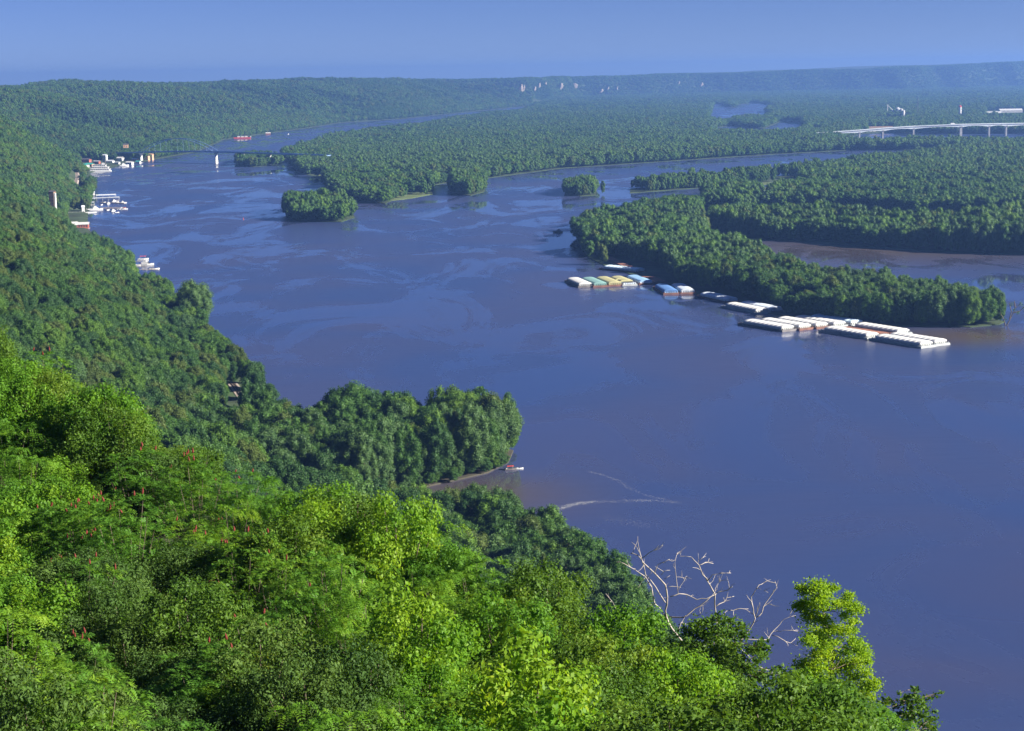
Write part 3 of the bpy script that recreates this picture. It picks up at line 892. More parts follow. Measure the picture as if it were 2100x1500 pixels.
# ------------------------------------------------------------------ barges
BL, BW = 41.0, 11.2
def barge_hull(L, Wd, fb):
    """local: x along the barge, near (stern) end at x = 0, raked bow at the far end"""
    w = Wd / 2
    prof = [(-.0, -1.2), (.6, fb), (L, fb), (L, fb - .9), (L - 5, -1.2)]
    mb = MB()
    mb.loft([[(x, -w, z) for x, z in prof], [(x, w, z) for x, z in prof]])
    mb.tube([(.2, -w, fb - .25), (L, -w, fb - .25)], .14, 4); mb.tube([(.2, w, fb - .25), (L, w, fb - .25)], .14, 4)
    return mb
BARGE_MESH = {}
def barge(label, near_left, ang, cover, coam, hull, fb=1.1, L=BL, Wd=BW, group=None, missing=(), empty=False, name='cargo_barge'):
    """near_left: the near left corner at the water; the barge runs away along the angle, its width to the right of that"""
    t = thing(name, label, 'barge', (0, 0, 0), ang, group)
    off = Matrix.Rotation(ang, 3, 'Z') @ Vector((0, -Wd / 2, 0))
    t.location = Vector((near_left[0], near_left[1], 0)) + off
    part('hull', barge_hull(L, Wd, fb), hull, t)
    cw, x0, x1, ch = Wd / 2 - 1.0, 2.2, L - 4.2, 1.0
    c = MB()
    for ya, yb in ((-cw, -cw + .18), (cw - .18, cw)):
        c.box(x0, x1, ya, yb, fb + .003, fb + ch)
    c.box(x0, x0 + .18, -cw + .18, cw - .18, fb + .003, fb + ch); c.box(x1 - .18, x1, -cw + .18, cw - .18, fb + .003, fb + ch)
    n = 17
    for i in range(n):                                       # stiffening ribs round the cargo box
        x = x0 + (x1 - x0) * (i + .5) / n
        for sgn in (-1, 1):
            c.box(x - .09, x + .09, min(sgn * cw, sgn * (cw + .3)), max(sgn * cw, sgn * (cw + .3)), fb + .004, fb + ch - .05)
    for i in range(6):
        y = -cw + .5 + (2 * cw - 1) * i / 5
        c.box(x0 - .3, x0, y - .1, y + .1, fb + .004, fb + ch - .05)
    part('coaming', c, coam, t)
    d = MB()
    for x in (1.1, L - 2.0):
        for sgn in (-1, 1):
            d.tube([(x, sgn * (Wd / 2 - .9), fb - .05), (x, sgn * (Wd / 2 - .9), fb + .75)], .22, 8)
    part('bollard', d, hull, t)
    if empty:
        f = MB(); xs = np.linspace(x0 + .2, x1 - .2, 18); rg = random.Random(len(label))
        ysr = np.linspace(-cw + .2, cw - .2, 6)
        g = [[(x, y, fb + .55 + .35 * math.cos(y / cw * 1.3) + rg.uniform(-.12, .12)) for y in ysr] for x in xs]
        k = len(ysr)
        f.add([p for r in g for p in r], [(i * k + j, (i + 1) * k + j, (i + 1) * k + j + 1, i * k + j + 1) for i in range(len(xs) - 1) for j in range(k - 1)])
        part('cargo', f, 'cargo_rust', t)
        return t
    nc = 9
    cl = (x1 - x0 + .4) / nc
    for i in range(nc):
        if i in missing:
            continue
        key = (cover, round(cl, 2), round(cw, 2))
        if key not in BARGE_MESH:
            mb = MB(); rings = []
            for xx, hgt in ((0, .80), (.25, .93), (cl * .3, 1.12), (cl * .7, 1.12), (cl - .25, .93), (cl - .004, .80)):
                pts = [(xx, (cw + .25) * math.cos(a) * (.94 + .06 * hgt), 1.35 * hgt * math.sin(a) ** .8 if 0 < a < math.pi else 0) for a in [math.pi * q / 10 for q in range(11)]]
                rings.append(pts)
            mb.loft(rings)
            me = mb.mesh('hatch_cover'); me.materials.append(MATS[cover]); BARGE_MESH[key] = me
        o_ = link('hatch_cover', BARGE_MESH[key], None, t)
        o_.location = (x0 - .2 + i * cl, 0, fb + ch + .004)
    return t
# the fleet moored below the island's right end: a grid of barges lashed side by side
O = at(1890, 715.7); eL = Vector((-.53, .848, 0)); eW = Vector((.848, .53, 0)); A1 = math.atan2(eL.y, eL.x)
def cell(i, j):
    return O + eL * (i * (BL + .8)) + eW * (j * (BW + .35))
GR = 'barges moored off the right end of the long island'
barge('white covered barge nearest the camera at the right end of the fleet, left one', cell(0, 0), A1, 'white_cover', 'coaming_white', 'grey_hull', group=GR)
barge('white covered barge at the extreme right tip of the barge fleet', cell(0.02, 1), A1, 'white_cover', 'coaming_white', 'grey_hull', group=GR)
barge('white covered barge behind the front barge, left of the open rusty one', cell(1, 0), A1, 'white_cover', 'coaming_white', 'grey_hull', group=GR)
barge('open barge with rust brown cargo in the middle of the white fleet', cell(1.02, 1), A1, 'white_cover', 'rust_hull', 'rust_hull', group=GR, empty=True, fb=.9)
barge('long white covered barge behind the open rusty one, nearest the island trees', cell(1.0, 2.05), A1, 'white_cover', 'coaming_white', 'grey_hull', group=GR)
barge('white covered barge at the left outer edge of the row of four', cell(2.24, -1.5), A1, 'white_cover', 'coaming_white', 'dark_hull', group=GR)
barge('white covered barge second from the left in the row of four', cell(2.2, -.5), A1, 'white_cover', 'coaming_white', 'rust_hull', group=GR)
barge('white covered barge third from the left in the row of four', cell(2.16, .5), A1, 'white_cover', 'coaming_white', 'rust_hull', group=GR)
barge('white covered barge at the right end of the row of four', cell(2.1, 1.5), A1, 'white_cover', 'coaming_white', 'grey_hull', group=GR)
barge('pale blue covered barge with white patches behind the row of four', cell(2.05, 2.5), A1, 'pale_blue_cover', 'coaming_white', 'grey_hull', group=GR)
# the barges moored along the left half of the island
GL = 'barges moored along the left half of the long island'
eL2 = Vector((.209, -.978, 0)) * -1; eW2 = Vector((.978, .209, 0)); A2 = math.atan2(eL2.y, eL2.x)
for px, py, cov, coam, hul, lab, ms in (
        (1186, 590.7, 'white_cover', 'coaming_white', 'dark_hull', 'white covered barge at the left end of the coloured barge row', ()),
        (1216.7, 590, 'green_cover', 'green_cover', 'rust_hull', 'sea green covered barge beside the white one in the coloured row', ()),
        (1247, 588.6, 'yellow_cover', 'yellow_cover', 'rust_hull', 'barge with a full set of dull yellow covers in the coloured row', ()),
        (1277, 587.5, 'yellow_cover', 'grey_cover', 'grey_hull', 'grey and yellow barge with part of its covers missing', (0, 1, 4)),
        (1311, 585.4, 'blue_cover', 'grey_cover', 'rust_hull', 'light blue covered barge at the right of the coloured row', ()),
        (1341, 583.5, 'rust_hull', 'rust_hull', 'rust_hull', 'uncovered rust red barge between the light blue barge and the island', None)):
    p = at(px, py)
    if ms is None: barge(lab, p, A2, cov, coam, hul, group=GL, empty=True, fb=.9)
    else: barge(lab, p, A2, cov, coam, hul, group=GL, missing=ms)
for px, py, ang, cov, coam, hul, lab in (
        (1306, 561, math.atan2(.75, -.66), 'pale_blue_cover', 'grey_cover', 'rust_hull', 'pale blue covered barge close to the island shore, farthest upstream'),
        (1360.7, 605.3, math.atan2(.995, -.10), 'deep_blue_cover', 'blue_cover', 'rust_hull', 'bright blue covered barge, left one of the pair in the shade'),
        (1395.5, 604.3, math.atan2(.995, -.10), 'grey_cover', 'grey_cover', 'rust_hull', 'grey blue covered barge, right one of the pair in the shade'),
        (1487.3, 622.7, math.atan2(.93, -.36), 'grey_cover', 'grey_cover', 'rust_hull', 'lone grey covered barge moored between the shaded pair and the white one'),
        (1551, 645.3, math.atan2(.90, -.43), 'white_cover', 'coaming_white', 'grey_hull', 'white covered barge half in sun beside a grey blue one near the island'),
        (1581, 642.7, math.atan2(.90, -.43), 'grey_cover', 'grey_cover', 'dark_hull', 'grey blue covered barge between the half sunlit white one and the island')):
    barge(lab, at(px, py), ang, cov, coam, hul, group=GL)
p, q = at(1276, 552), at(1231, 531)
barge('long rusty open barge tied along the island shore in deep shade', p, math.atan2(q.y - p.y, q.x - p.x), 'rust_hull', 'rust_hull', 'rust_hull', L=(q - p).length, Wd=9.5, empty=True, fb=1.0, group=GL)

# ------------------------------------------------------------------ boats
def boat(name, label, p, ang, L=7.0, style='runabout', hull='white_paint', top='white_paint', group=None, z=0.0):
    t = thing(name, label, 'boat', (p[0], p[1], z), ang, group)
    w = L * .17
    rings = []
    for f, ww, zb, zt in ((0, .92, -.25, .75), (.25, 1.0, -.3, .75), (.6, .95, -.28, .85), (.82, .6, -.15, 1.0), (1.0, .06, .35, 1.15)):
        x = (f - .5) * L
        s = L / 7
        rings.append([(x, -w * ww * .6, zb * s), (x, -w * ww, .1 * s), (x, -w * ww, zt * s), (x, w * ww, zt * s), (x, w * ww, .1 * s), (x, w * ww * .6, zb * s)])
    part('hull', MB().loft(rings), hull, t)
    s = L / 7
    if style == 'cruiser':
        part('cabin', MB().loft([[(-.28 * L, -w * .8, .7 * s), (.22 * L, -w * .7, .8 * s), (.22 * L, w * .7, .8 * s), (-.28 * L, w * .8, .7 * s)],
                                 [(-.26 * L, -w * .75, 1.7 * s), (.10 * L, -w * .6, 1.7 * s), (.10 * L, w * .6, 1.7 * s), (-.26 * L, w * .75, 1.7 * s)]]), top, t)
        part('windscreen', MB().loft([[(.11 * L, -w * .6, 1.66 * s), (.235 * L, -w * .68, .95 * s), (.245 * L, -w * .66, .95 * s), (.12 * L, -w * .58, 1.70 * s)],
                                      [(.11 * L, w * .6, 1.66 * s), (.235 * L, w * .68, .95 * s), (.245 * L, w * .66, .95 * s), (.12 * L, w * .58, 1.70 * s)]]), 'window_glass', t)
        part('flybridge', MB().box(-.2 * L, .02 * L, -w * .55, w * .55, 1.705 * s, 2.3 * s), top, t)
        part('mast', MB().tube([(-.1 * L, 0, 2.3 * s), (-.12 * L, 0, 3.3 * s)], .05, 5), 'white_paint', t)
    elif style == 'pontoon':
        c = MB()
        for x in (-.25, .2):
            for y in (-.85, .85):
                c.tube([(x * L, y * w, .75 * s), (x * L, y * w, 2.3 * s)], .04, 4)
        part('post', c, 'white_paint', t)
        part('canopy', MB().loft([[(-.3 * L, -w, 2.28 * s), (-.3 * L, 0, 2.55 * s), (-.3 * L, w, 2.28 * s), (-.3 * L, 0, 2.45 * s)], [(.26 * L, -w, 2.28 * s), (.26 * L, 0, 2.55 * s), (.26 * L, w, 2.28 * s), (.26 * L, 0, 2.45 * s)]]), top, t)
        part('seat', MB().box(-.4 * L, -.3 * L, -w * .8, w * .8, .72 * s, 1.15 * s), 'white_paint', t)
    else:
        part('windscreen', MB().loft([[(.02 * L, -w * .8, .78 * s), (.12 * L, -w * .6, .8 * s), (.12 * L, w * .6, .8 * s), (.02 * L, w * .8, .78 * s)],
                                      [(0, -w * .75, 1.25 * s), (.05 * L, -w * .5, 1.25 * s), (.05 * L, w * .5, 1.25 * s), (0, w * .75, 1.25 * s)]]), 'window_glass', t)
        part('seat', MB().box(-.3 * L, -.12 * L, -w * .7, w * .7, .76 * s, 1.1 * s), 'white_paint' if top == 'white_paint' else top, t)
        part('outboard', MB().box(-.56 * L, -.5 * L, -.25, .25, .0, 1.15 * s), 'dark_hull', t)
    return t
def P_(px, py): return at(px, py)
MG = 'boats moored at the marina docks'
for k, (px, py, ang, L, st, hu, tp, lab) in enumerate((
        (198, 432, .3, 15, 'cruiser', 'white_paint', 'white_paint', 'largest white cabin cruiser, at the end of the long marina dock'),
        (222, 419, 1.2, 8, 'cruiser', 'white_paint', 'white_paint', 'white cruiser at the near side of the blue roofed slips'),
        (234, 414, 1.0, 8, 'cruiser', 'white_paint', 'white_paint', 'white cruiser under the end of the long slip roof'),
        (242, 417, 1.6, 9, 'cruiser', 'white_paint', 'white_paint', 'white flybridge cruiser standing tallest beyond the slip roof end'),
        (253, 417, .2, 8, 'cruiser', 'white_paint', 'white_paint', 'white cruiser moored farthest out in the upper marina row'),
        (221, 432, 1.3, 8, 'runabout', 'white_paint', 'white_paint', 'white runabout first in the lower row of moored boats'),
        (232, 434, 1.1, 8.5, 'cruiser', 'white_paint', 'white_paint', 'white cruiser nearest the open river in the lower marina row'),
        (241, 430, 1.5, 6.5, 'runabout', 'white_paint', 'canvas_blue', 'small runabout with blue cover in the lower marina row'),
        (240, 436.5, .6, 5.5, 'runabout', 'white_paint', 'canvas_blue', 'tiny white boat drifting below the lower marina row'),
        (251, 430, .3, 8, 'cruiser', 'white_paint', 'white_paint', 'white cruiser at the outer end of the lower marina row'),
        (256, 430, .2, 7, 'pontoon', 'white_paint', 'red_paint', 'white boat with a red canopy outermost in the marina'),
        (180, 431, .1, 7, 'cruiser', 'white_paint', 'white_paint', 'white cruiser lying along the inner marina quay'),
        (170, 430, .2, 6, 'runabout', 'red_paint', 'white_paint', 'red hulled boat at the inner marina quay'),
        (208, 421, 1.3, 7, 'runabout', 'white_paint', 'canvas_blue', 'runabout with blue seats tucked under the slip roof'),
        (214, 416, 1.3, 7, 'runabout', 'white_paint', 'white_paint', 'plain white runabout tucked under the slip roof'))):
    boat('motorboat', lab, P_(px, py), ang, L, st, hu, tp, MG)
SG = 'boats moored off the wooded shore below the marina'
boat('motorboat', 'white boat with a red canopy at the upper mooring off the wooded shore', P_(294, 533), .05, 9, 'pontoon', 'white_paint', 'red_paint', SG)
boat('motorboat', 'long white cruiser at the middle mooring off the wooded shore', P_(300, 545), -.1, 13, 'cruiser', 'white_paint', 'white_paint', SG)
boat('motorboat', 'slim white runabout at the middle mooring nearest the trees', P_(284, 545.5), 0, 8, 'runabout', 'white_paint', 'white_paint', SG)
boat('motorboat', 'small boat at the end of the lowest jetty off the wooded shore', P_(317, 553), .1, 8, 'runabout', 'white_paint', 'dark_hull', SG)
for (xa, xb, yy, lab) in ((272, 290, 537, 'short upper jetty reaching out from the wooded shore'), (268, 300, 547, 'middle jetty reaching out from the wooded shore'), (276, 326, 554, 'lowest and longest jetty on the wooded shore')):
    a, b = at(xa, yy), at(xb, yy)
    ln = (b - a).length
    t = thing('jetty', lab, 'jetty', a, math.atan2(b.y - a.y, b.x - a.x), 'jetties on the wooded shore')
    n = max(4, int(ln / 3))
    me = None
    for i in range(n):
        x = ln * i / n
        if me is None:
            me = MB().box(0, ln / n - .12, -.8, .8, .35, .5).mesh('deck_board'); me.materials.append(MATS['dock_wood'])
        o_ = link('deck_board', me, None, t); o_.location = (x, 0, 0)
    pl = MB()
    for i in range(0, n, 2): pl.tube([(ln * i / n + .3, .7, -1), (ln * i / n + .3, .7, 1.2)], .12, 5)
    part('piling', pl, 'dock_wood', t)
w1 = boat('motorboat', 'dark motorboat under way on the river left of the long island', P_(1144, 477), math.pi * .98, 9.5, 'cruiser', 'dark_hull', 'grey_hull')
mb = MB()
rg = random.Random(4)
for i in range(90):
    f = i / 90
    x, y = w1.location.x + 6 + f * 24, w1.location.y - .5 + rg.uniform(-.5, .5) - f * 1.5
    r = rg.uniform(.25, .7)
    n = 5
    a0 = rg.uniform(0, 6)
    ps = [(x + 1.8 * r * math.cos(a0 + 6.283 * j / n), y + r * math.sin(a0 + 6.283 * j / n) * .6, .03) for j in range(n)]
    mb.add(ps + [(x, y, .12)], [(j, (j + 1) % n, n) for j in range(n)])
o_ = link('wake_foam', mb.mesh('wake_foam'), 'foam_white'); set_props(o_, 'thin white wake trailing behind the dark motorboat', 'foam', None, 'stuff')
boat('pontoon_boat', 'small boat with a red canopy moored at the tip of the grove', P_(1047, 964), .2, 4.6, 'pontoon', 'dark_hull', 'red_paint')
boat('rowboat', 'small white boat beside the red canopy boat at the grove tip', P_(1065, 962), .1, 3.2, 'runabout', 'white_paint', 'white_paint')
b = thing('buoy', 'red river buoy floating left of the small round island', 'buoy', at(499, 450))
part('float', MB().lathe([(.6, -.3), (.7, .2), (.6, .5), (.22, .6), (.2, 1.7), (.05, 1.8)], 10), 'red_paint', b)

# ------------------------------------------------------------------ marina, boathouse, tower, town
def roofed_slip(label, pa, pb, depth, zr, mat):
    a, b = at(*pa), at(*pb)
    ln = (b - a).length
    t = thing('slip_roof', label, 'dock roof', a, math.atan2(b.y - a.y, b.x - a.x), 'roofed boat slips of the marina')
    part('roof', MB().loft([[(-.5, -depth / 2, zr - .5), (-.5, 0, zr + .6), (-.5, depth / 2, zr - .5), (-.5, 0, zr + .3)], [(ln + .5, -depth / 2, zr - .5), (ln + .5, 0, zr + .6), (ln + .5, depth / 2, zr - .5), (ln + .5, 0, zr + .3)]]), mat, t)
    n = max(3, int(ln / 7))
    me = MB().tube([(0, 0, -1), (0, 0, zr - .1)], .14, 5).mesh('post'); me.materials.append(MATS['white_paint'])
    for i in range(n + 1):
        for y in (-depth * .36, depth * .36):
            o_ = link('post', me, None, t); o_.location = (ln * i / n, y, 0)
    part('walkway', MB().box(0, ln, -.9, .9, .3, .5), 'dock_wood', t)
    return t
roofed_slip('uppermost long pale slip roof of the marina, below the shore trees', (197, 407), (237, 405.5), 11, 4.2, 'light_roof')
roofed_slip('long grey blue slip roof across the middle of the marina', (174, 414), (244, 411), 11, 4.2, 'grey_roof')
roofed_slip('short slip roof at the upper left corner of the marina', (170, 404.5), (184, 404), 9, 4, 'light_roof')
roofed_slip('short low slip roof left of the large white cruiser', (177, 421.5), (193, 421), 12, 4, 'grey_roof')
def dock(label, pa, pb, wd=2.2, mat='white_paint'):
    a, b = at(*pa), at(*pb)
    ln = (b - a).length
    t = thing('dock', label, 'dock', a, math.atan2(b.y - a.y, b.x - a.x), 'floating docks of the marina')
    n = max(3, int(ln / 5))
    me = MB().box(0, ln / n - .2, -wd / 2, wd / 2, -.2, .9).mesh('dock_section'); me.materials.append(MATS[mat])
    for i in range(n):
        o_ = link('dock_section', me, None, t); o_.location = (ln * i / n, 0, 0)
    part('rail', MB().tube([(0, wd / 2 - .2, 1.5), (ln, wd / 2 - .2, 1.5)], .06, 4), 'white_paint', t)
dock('long white floating dock at the lower edge of the marina', (140, 439), (198, 436.5), 4.5)
dock('wooden dock behind the lower row of moored boats', (205, 428), (258, 427.5), 1.8, 'dock_wood')
dock('wooden dock between the slip roof and the outer cruisers', (205, 417), (256, 418), 1.8, 'dock_wood')
dock('white quay with the red hulled boat alongside', (148, 432), (196, 430), 2.2, 'white_paint')
for i, (px, py, h, lab) in enumerate(((171, 437, 8.5, 'white fuel pump house with a flat top on the marina quay'), (189, 401, 5, 'small white marina office under the shore trees'), (186, 396, 6, 'pale hut among the trees above the marina'))):
    p = at(px, py)
    t = thing('marina_hut', lab, 'hut', p, .3)
    w = 1.6 if i == 0 else 3.4
    part('wall', MB().box(-w, w, -1.6, 1.6, .3, h * .8), 'white_paint', t)
    part('roof', MB().gable(-w, w, -1.6, 1.6, h * .8 + .003, h, .35), 'light_roof', t)
    part('door', MB().box(-.5, .5, -1.66, -1.603, .35, 2.4), 'dark_roof', t)
# boathouse: red and brown walls, white roof, on the water
p = at(163, 469); t = thing('boathouse', 'red boathouse with a white roof standing in the water below the marina', 'boathouse', p, R_(8))
part('wall', MB().box(-1.5, 9.5, -5, 5, -.6, 4.6), 'red_brick', t)
w_ = part('wall', MB().box(-12, -1.7, -5.6, 4.8, -.6, 4.4), 'brown_wall', t); w_['label'] = 'brown end wall of the boathouse'
part('roof', MB().gable(-1.5, 9.5, -5, 5, 4.603, 6.3, .7), 'white_cover', t)
part('roof', MB().gable(-12, -1.9, -5.6, 4.8, 4.403, 7.0, .7), 'white_cover', t)
me = MB().box(-.6, .6, -.03, .03, -.8, .8).mesh('window'); me.materials.append(MATS['window_glass'])
for x in (.4, 2.8, 5.2, 7.6):
    o_ = link('window', me, None, t); o_.location = (x, -5.04, 2.6)
part('door', MB().box(-9, -5, -5.66, -5.603, -.3, 3.2), 'dark_roof', t)
part('float', MB().box(-13, 10.5, -6.6, 6, -.9, .1), 'concrete', t)
# grain tower on the slope
p = at_y(109, 430, 1960); zt = 150 - (390 - float(hor(109))) / F_PX * 1960
t = thing('grain_tower', 'tall brown grain tower with a pale sunlit side in the trees above the marina', 'tower', (p.x, p.y, 6), R_(-12))
H_ = zt - 6
t.scale = (.8, .8, 1)
part('wall', MB().box(-3.6, 3.6, -3.6, 3.6, -4, H_), 'brown_wall', t)
part('sunlit_side', MB().box(3.603, 5.4, -3.2, .2, -4, H_ - 1.5), 'white_paint', t)  # white box for the tower's sunlit face, its brightness put into the paint
part('roof', MB().gable(-3.6, 3.6, -3.6, 3.6, H_ + .003, H_ + 1.2, .3), 'dark_roof', t)
me = MB().box(-.45, .45, -.03, .03, -.7, .7).mesh('window'); me.materials.append(MATS['window_glass'])
for k in range(6):
    for x in (-1.8, 1.8):
        o_ = link('window', me, None, t); o_.location = (x, -3.64, 3 + k * (H_ - 5) / 6)
# riverboat
def riverboat():
    p = at(207, 352)
    t = thing('riverboat', 'large white paddle riverboat with stacked decks moored at the far town', 'riverboat', (p.x, p.y, 0), R_(4))
    part('hull', MB().loft([[(x, -w * 5.2, z) for x, w, z in ((-19, 1, -.8), (-19, 1, 1.6), (17, 1, 1.6), (17, 1, -.8))], [(x, w * 5.2, z) for x, w, z in ((-19, 1, -.8), (-19, 1, 1.6), (17, 1, 1.6), (17, 1, -.8))]]), 'white_paint', t)
    for i, (a, b, w) in enumerate(((-17, 15, 4.9), (-16, 13, 4.6), (-13, 9, 4.0))):
        z = 1.603 + i * 3.3
        d = part('deck', MB().box(a, b, -w, w, z, z + 2.9), 'white_paint', t)
        part('railing', MB().box(a - 1.2, b + 1.4, -w - .7, w + .7, z + 2.903, z + 3.2), 'white_paint', t)
        me = MB().box(-.7, .7, -.02, .02, -.55, .55).mesh('window'); me.materials.append(MATS['window_glass'])
        n = int((b - a) / 3)
        for k in range(n):
            o_ = link('window', me, None, d); o_.location = (a + 1.5 + k * 3, -w - .025, z + 1.5)
    part('pilothouse', MB().box(2, 6, -1.8, 1.8, 11.503, 14.4), 'white_paint', t)
    for y in (-2, 2):
        part('smokestack', MB().lathe([(.45, 11.5), (.45, 18), (.8, 18.6), (.5, 18.7)], 8, (8.4, y)), 'dark_hull', t)
    pw = MB()
    for k in range(10):
        a = 2 * math.pi * k / 10
        ca, sa = math.cos(a), math.sin(a)
        pw.add([(-21.5 + r * ca + o * -sa, y, 2.2 + r * sa + o * ca) for y in (-4, 4) for r, o in ((.4, -.08), (3.2, -.08), (3.2, .08), (.4, .08))], [(0, 1, 2, 3), (7, 6, 5, 4), (0, 4, 5, 1), (1, 5, 6, 2), (2, 6, 7, 3), (3, 7, 4, 0)])
    part('paddle_wheel', pw, 'red_paint', t)
riverboat()
def house(label, px, py, w, d, h, wall, roof, rz=0.1, group='buildings of the far river town', z=.6, name='town_house'):
    p = at(px, py, z)
    t = thing(name, label, 'building', p, rz, group)
    wl = part('wall', MB().box(-w / 2, w / 2, -d / 2, d / 2, -1.5, h), wall, t)
    part('roof', MB().gable(-w / 2, w / 2, -d / 2, d / 2, h + .003, h + d * .22, .5), roof, t)
    n = max(2, int(w / 4))
    me = MB().box(-.6, .6, -.03, .03, -.8, .8).mesh('window'); me.materials.append(MATS['window_glass'])
    for fl in range(max(1, int(h / 3.2))):
        for k in range(n):
            if fl == 0 and k == n // 2: continue
            o_ = link('window', me, None, t); o_.location = (-w / 2 + w * (k + .5) / n, -d / 2 - .04, 1.9 + fl * 3.2)
    part('door', MB().box(-w / 2 + w * (n // 2 + .5) / n - .7, -w / 2 + w * (n // 2 + .5) / n + .7, -d / 2 - .06, -d / 2 - .003, 0, 2.4), 'dark_roof', t)
    return t
for a in ((172, 346, 16, 10, 6, 'white_paint', 'teal_roof', 'teal roofed building at the left edge of the far town'), (184, 343, 14, 9, 5, 'tan_wall', 'teal_roof', 'smaller teal roofed building behind the riverboat stern'),
          (178, 334, 15, 9, 6, 'red_brick', 'dark_roof', 'red brick building among trees at the left of the far town'), (193, 330, 12, 9, 7, 'white_paint', 'dark_roof', 'white house with a dark roof above the riverboat'),
          (206, 329, 12, 8, 5, 'red_brick', 'grey_roof', 'low brick house with a grey roof above the riverboat'), (216, 333, 7, 7, 13, 'white_paint', 'light_roof', 'narrow tall white building right of the riverboat'),
          (226, 335, 14, 8, 4, 'white_paint', 'light_roof', 'low white shed right of the tall white building'), (247, 331, 11, 9, 6, 'white_paint', 'white_cover', 'white house in the trees between the riverboat and the bridge'),
          (266, 338, 12, 8, 4, 'white_paint', 'white_cover', 'white waterside shed at the far town landing'),
          (236, 329, 9, 7, 5, 'tan_wall', 'dark_roof', 'small tan house with a dark roof behind the low white shed'), (241, 338, 8, 6, 4, 'white_paint', 'grey_roof', 'little grey roofed hut on the landing left of the waterside shed'),
          (256, 327, 9, 7, 6, 'white_paint', 'dark_roof', 'white house with a dark roof at the foot of the wooded slope'), (277, 331, 10, 7, 4, 'tan_wall', 'light_roof', 'tan shed with a pale roof left of the bridge pier'),
          (284, 335.5, 8, 6, 3.5, 'white_paint', 'teal_roof', 'tiny teal roofed boathouse at the bridge landing'), (199, 337, 11, 7, 5, 'red_brick', 'grey_roof', 'brick house half hidden behind the riverboat'), (301, 329, 10, 8, 8, 'tan_wall', 'dark_roof', 'tan building beside the left bridge pier'),
          (310, 328, 8, 7, 10, 'tan_wall', 'tan_wall', 'taller orange tan building right of the left bridge pier')):
    house(a[7], a[0], a[1], a[2], a[3], a[4], a[5], a[6], rz=-.3)
boat('motorboat', 'white boat tied at the far town landing', at(255, 341), .2, 16, 'cruiser', 'white_paint', 'white_paint')
boat('motorboat', 'small white boat right of the left bridge pier', at(318, 333.5), .1, 9, 'runabout', 'white_paint', 'white_paint')
house('pale cottage on the wooded slope above the far town', 258, 302, 9, 7, 5, 'tan_wall', 'dark_roof', z=22, name='cottage', group=None)
p = at(497, 284.5); t = thing('work_barge', 'red work barge with white cabins on the far river beyond the arch bridge', 'barge', p, .05)
part('hull', MB().loft([[(-20, -5, -.5), (-22, -5, 3.2), (22, -5, 3.2), (20, -5, -.5)], [(-20, 5, -.5), (-22, 5, 3.2), (22, 5, 3.2), (20, 5, -.5)]]), 'red_paint', t)
for x in (-9, 0, 9): part('cabin', MB().box(x - 3.2, x + 3.2, -3, 3, 3.203, 6.4), 'white_paint', t)
part('bow_post', MB().box(20, 22.5, -1.5, 1.5, 3.203, 5.5), 'white_paint', t)
p = at(550, 277); t = thing('houseboat', 'white roofed houseboat near the wooded bank far upriver', 'houseboat', p, .1)
part('hull', MB().box(-8, 8, -3, 3, -.4, 1.2), 'dark_hull', t); part('cabin', MB().box(-6, 6, -2.6, 2.6, 1.203, 4.6), 'red_brick', t); part('roof', MB().gable(-6, 6, -2.6, 2.6, 4.603, 6.4, .6), 'white_cover', t)
boat('motorboat', 'tiny pale boat far upriver off the wooded bank', at(591, 276), 1.2, 8, 'cruiser', 'white_paint', 'white_paint')
p = at(1427, 462, 2); t = thing('cabin', 'little cabin with a white gable in the gap behind the long island', 'cabin', p, -.9)
part('wall', MB().box(-3, 3, -2.5, 2.5, -2, 4.2), 'brown_wall', t); part('roof', MB().gable(-3, 3, -2.5, 2.5, 4.203, 6.2, .5), 'dark_roof', t); part('gable_board', MB().box(3.003, 3.1, -2.2, 2.2, .5, 5), 'white_paint', t)
CLEAR_CABIN = p

# ------------------------------------------------------------------ railway along the foot of the bluff
def railway(y0, y1, step):
    yy = np.arange(y0, y1 + step, step)
    P = [Vector((float(rail_pt(v)), v, 0)) for v in yy]
    for q in P: q.z = max(float(hill_z(q.x + 2.6, q.y)), float(hill_z(q.x - 2.6, q.y)), float(hill_z(q.x, q.y))) + .2
    zs = np.convolve(np.pad([q.z for q in P], 3, 'edge'), np.ones(7) / 7, 'valid')
    for q, z in zip(P, zs): q.z = max(q.z, float(z))
    root = thing('railway', 'single railway track on pale ballast between the trees at the foot of the bluff' if y1 < 1500 else 'far stretch of railway on pale ballast leading to the riverboat town', 'railway', P[0])
    rel = [q - P[0] for q in P]
    mb = MB()
    mb.loft([[(q.x - 3.4, q.y, q.z - 2.0), (q.x - 2.5, q.y, q.z), (q.x + 2.5, q.y, q.z), (q.x + 3.4, q.y, q.z - 2.0)] for q in rel])
    part('ballast', mb, 'ballast', root)
    for s in (-.72, .72):
        part('rail', MB().loft([[(q.x + s - .07, q.y, q.z + .16), (q.x + s - .07, q.y, q.z + .36), (q.x + s + .07, q.y, q.z + .36), (q.x + s + .07, q.y, q.z + .16)] for q in rel]), 'rail_steel', root)
    me = MB().box(-1.35, 1.35, -.14, .14, 0, .16).mesh('sleeper'); me.materials.append(MATS['sleeper_wood'])
    if y1 < 1500:
        acc = 0
        for a, b in zip(rel[:-1], rel[1:]):
            n = 4
            for k in range(n):
                q = a.lerp(b, k / n)
                o_ = link('sleeper', me, None, root); o_.location = (q.x, q.y, q.z + .005)
railway(765, 880, 3)
railway(2310, 2740, 10)

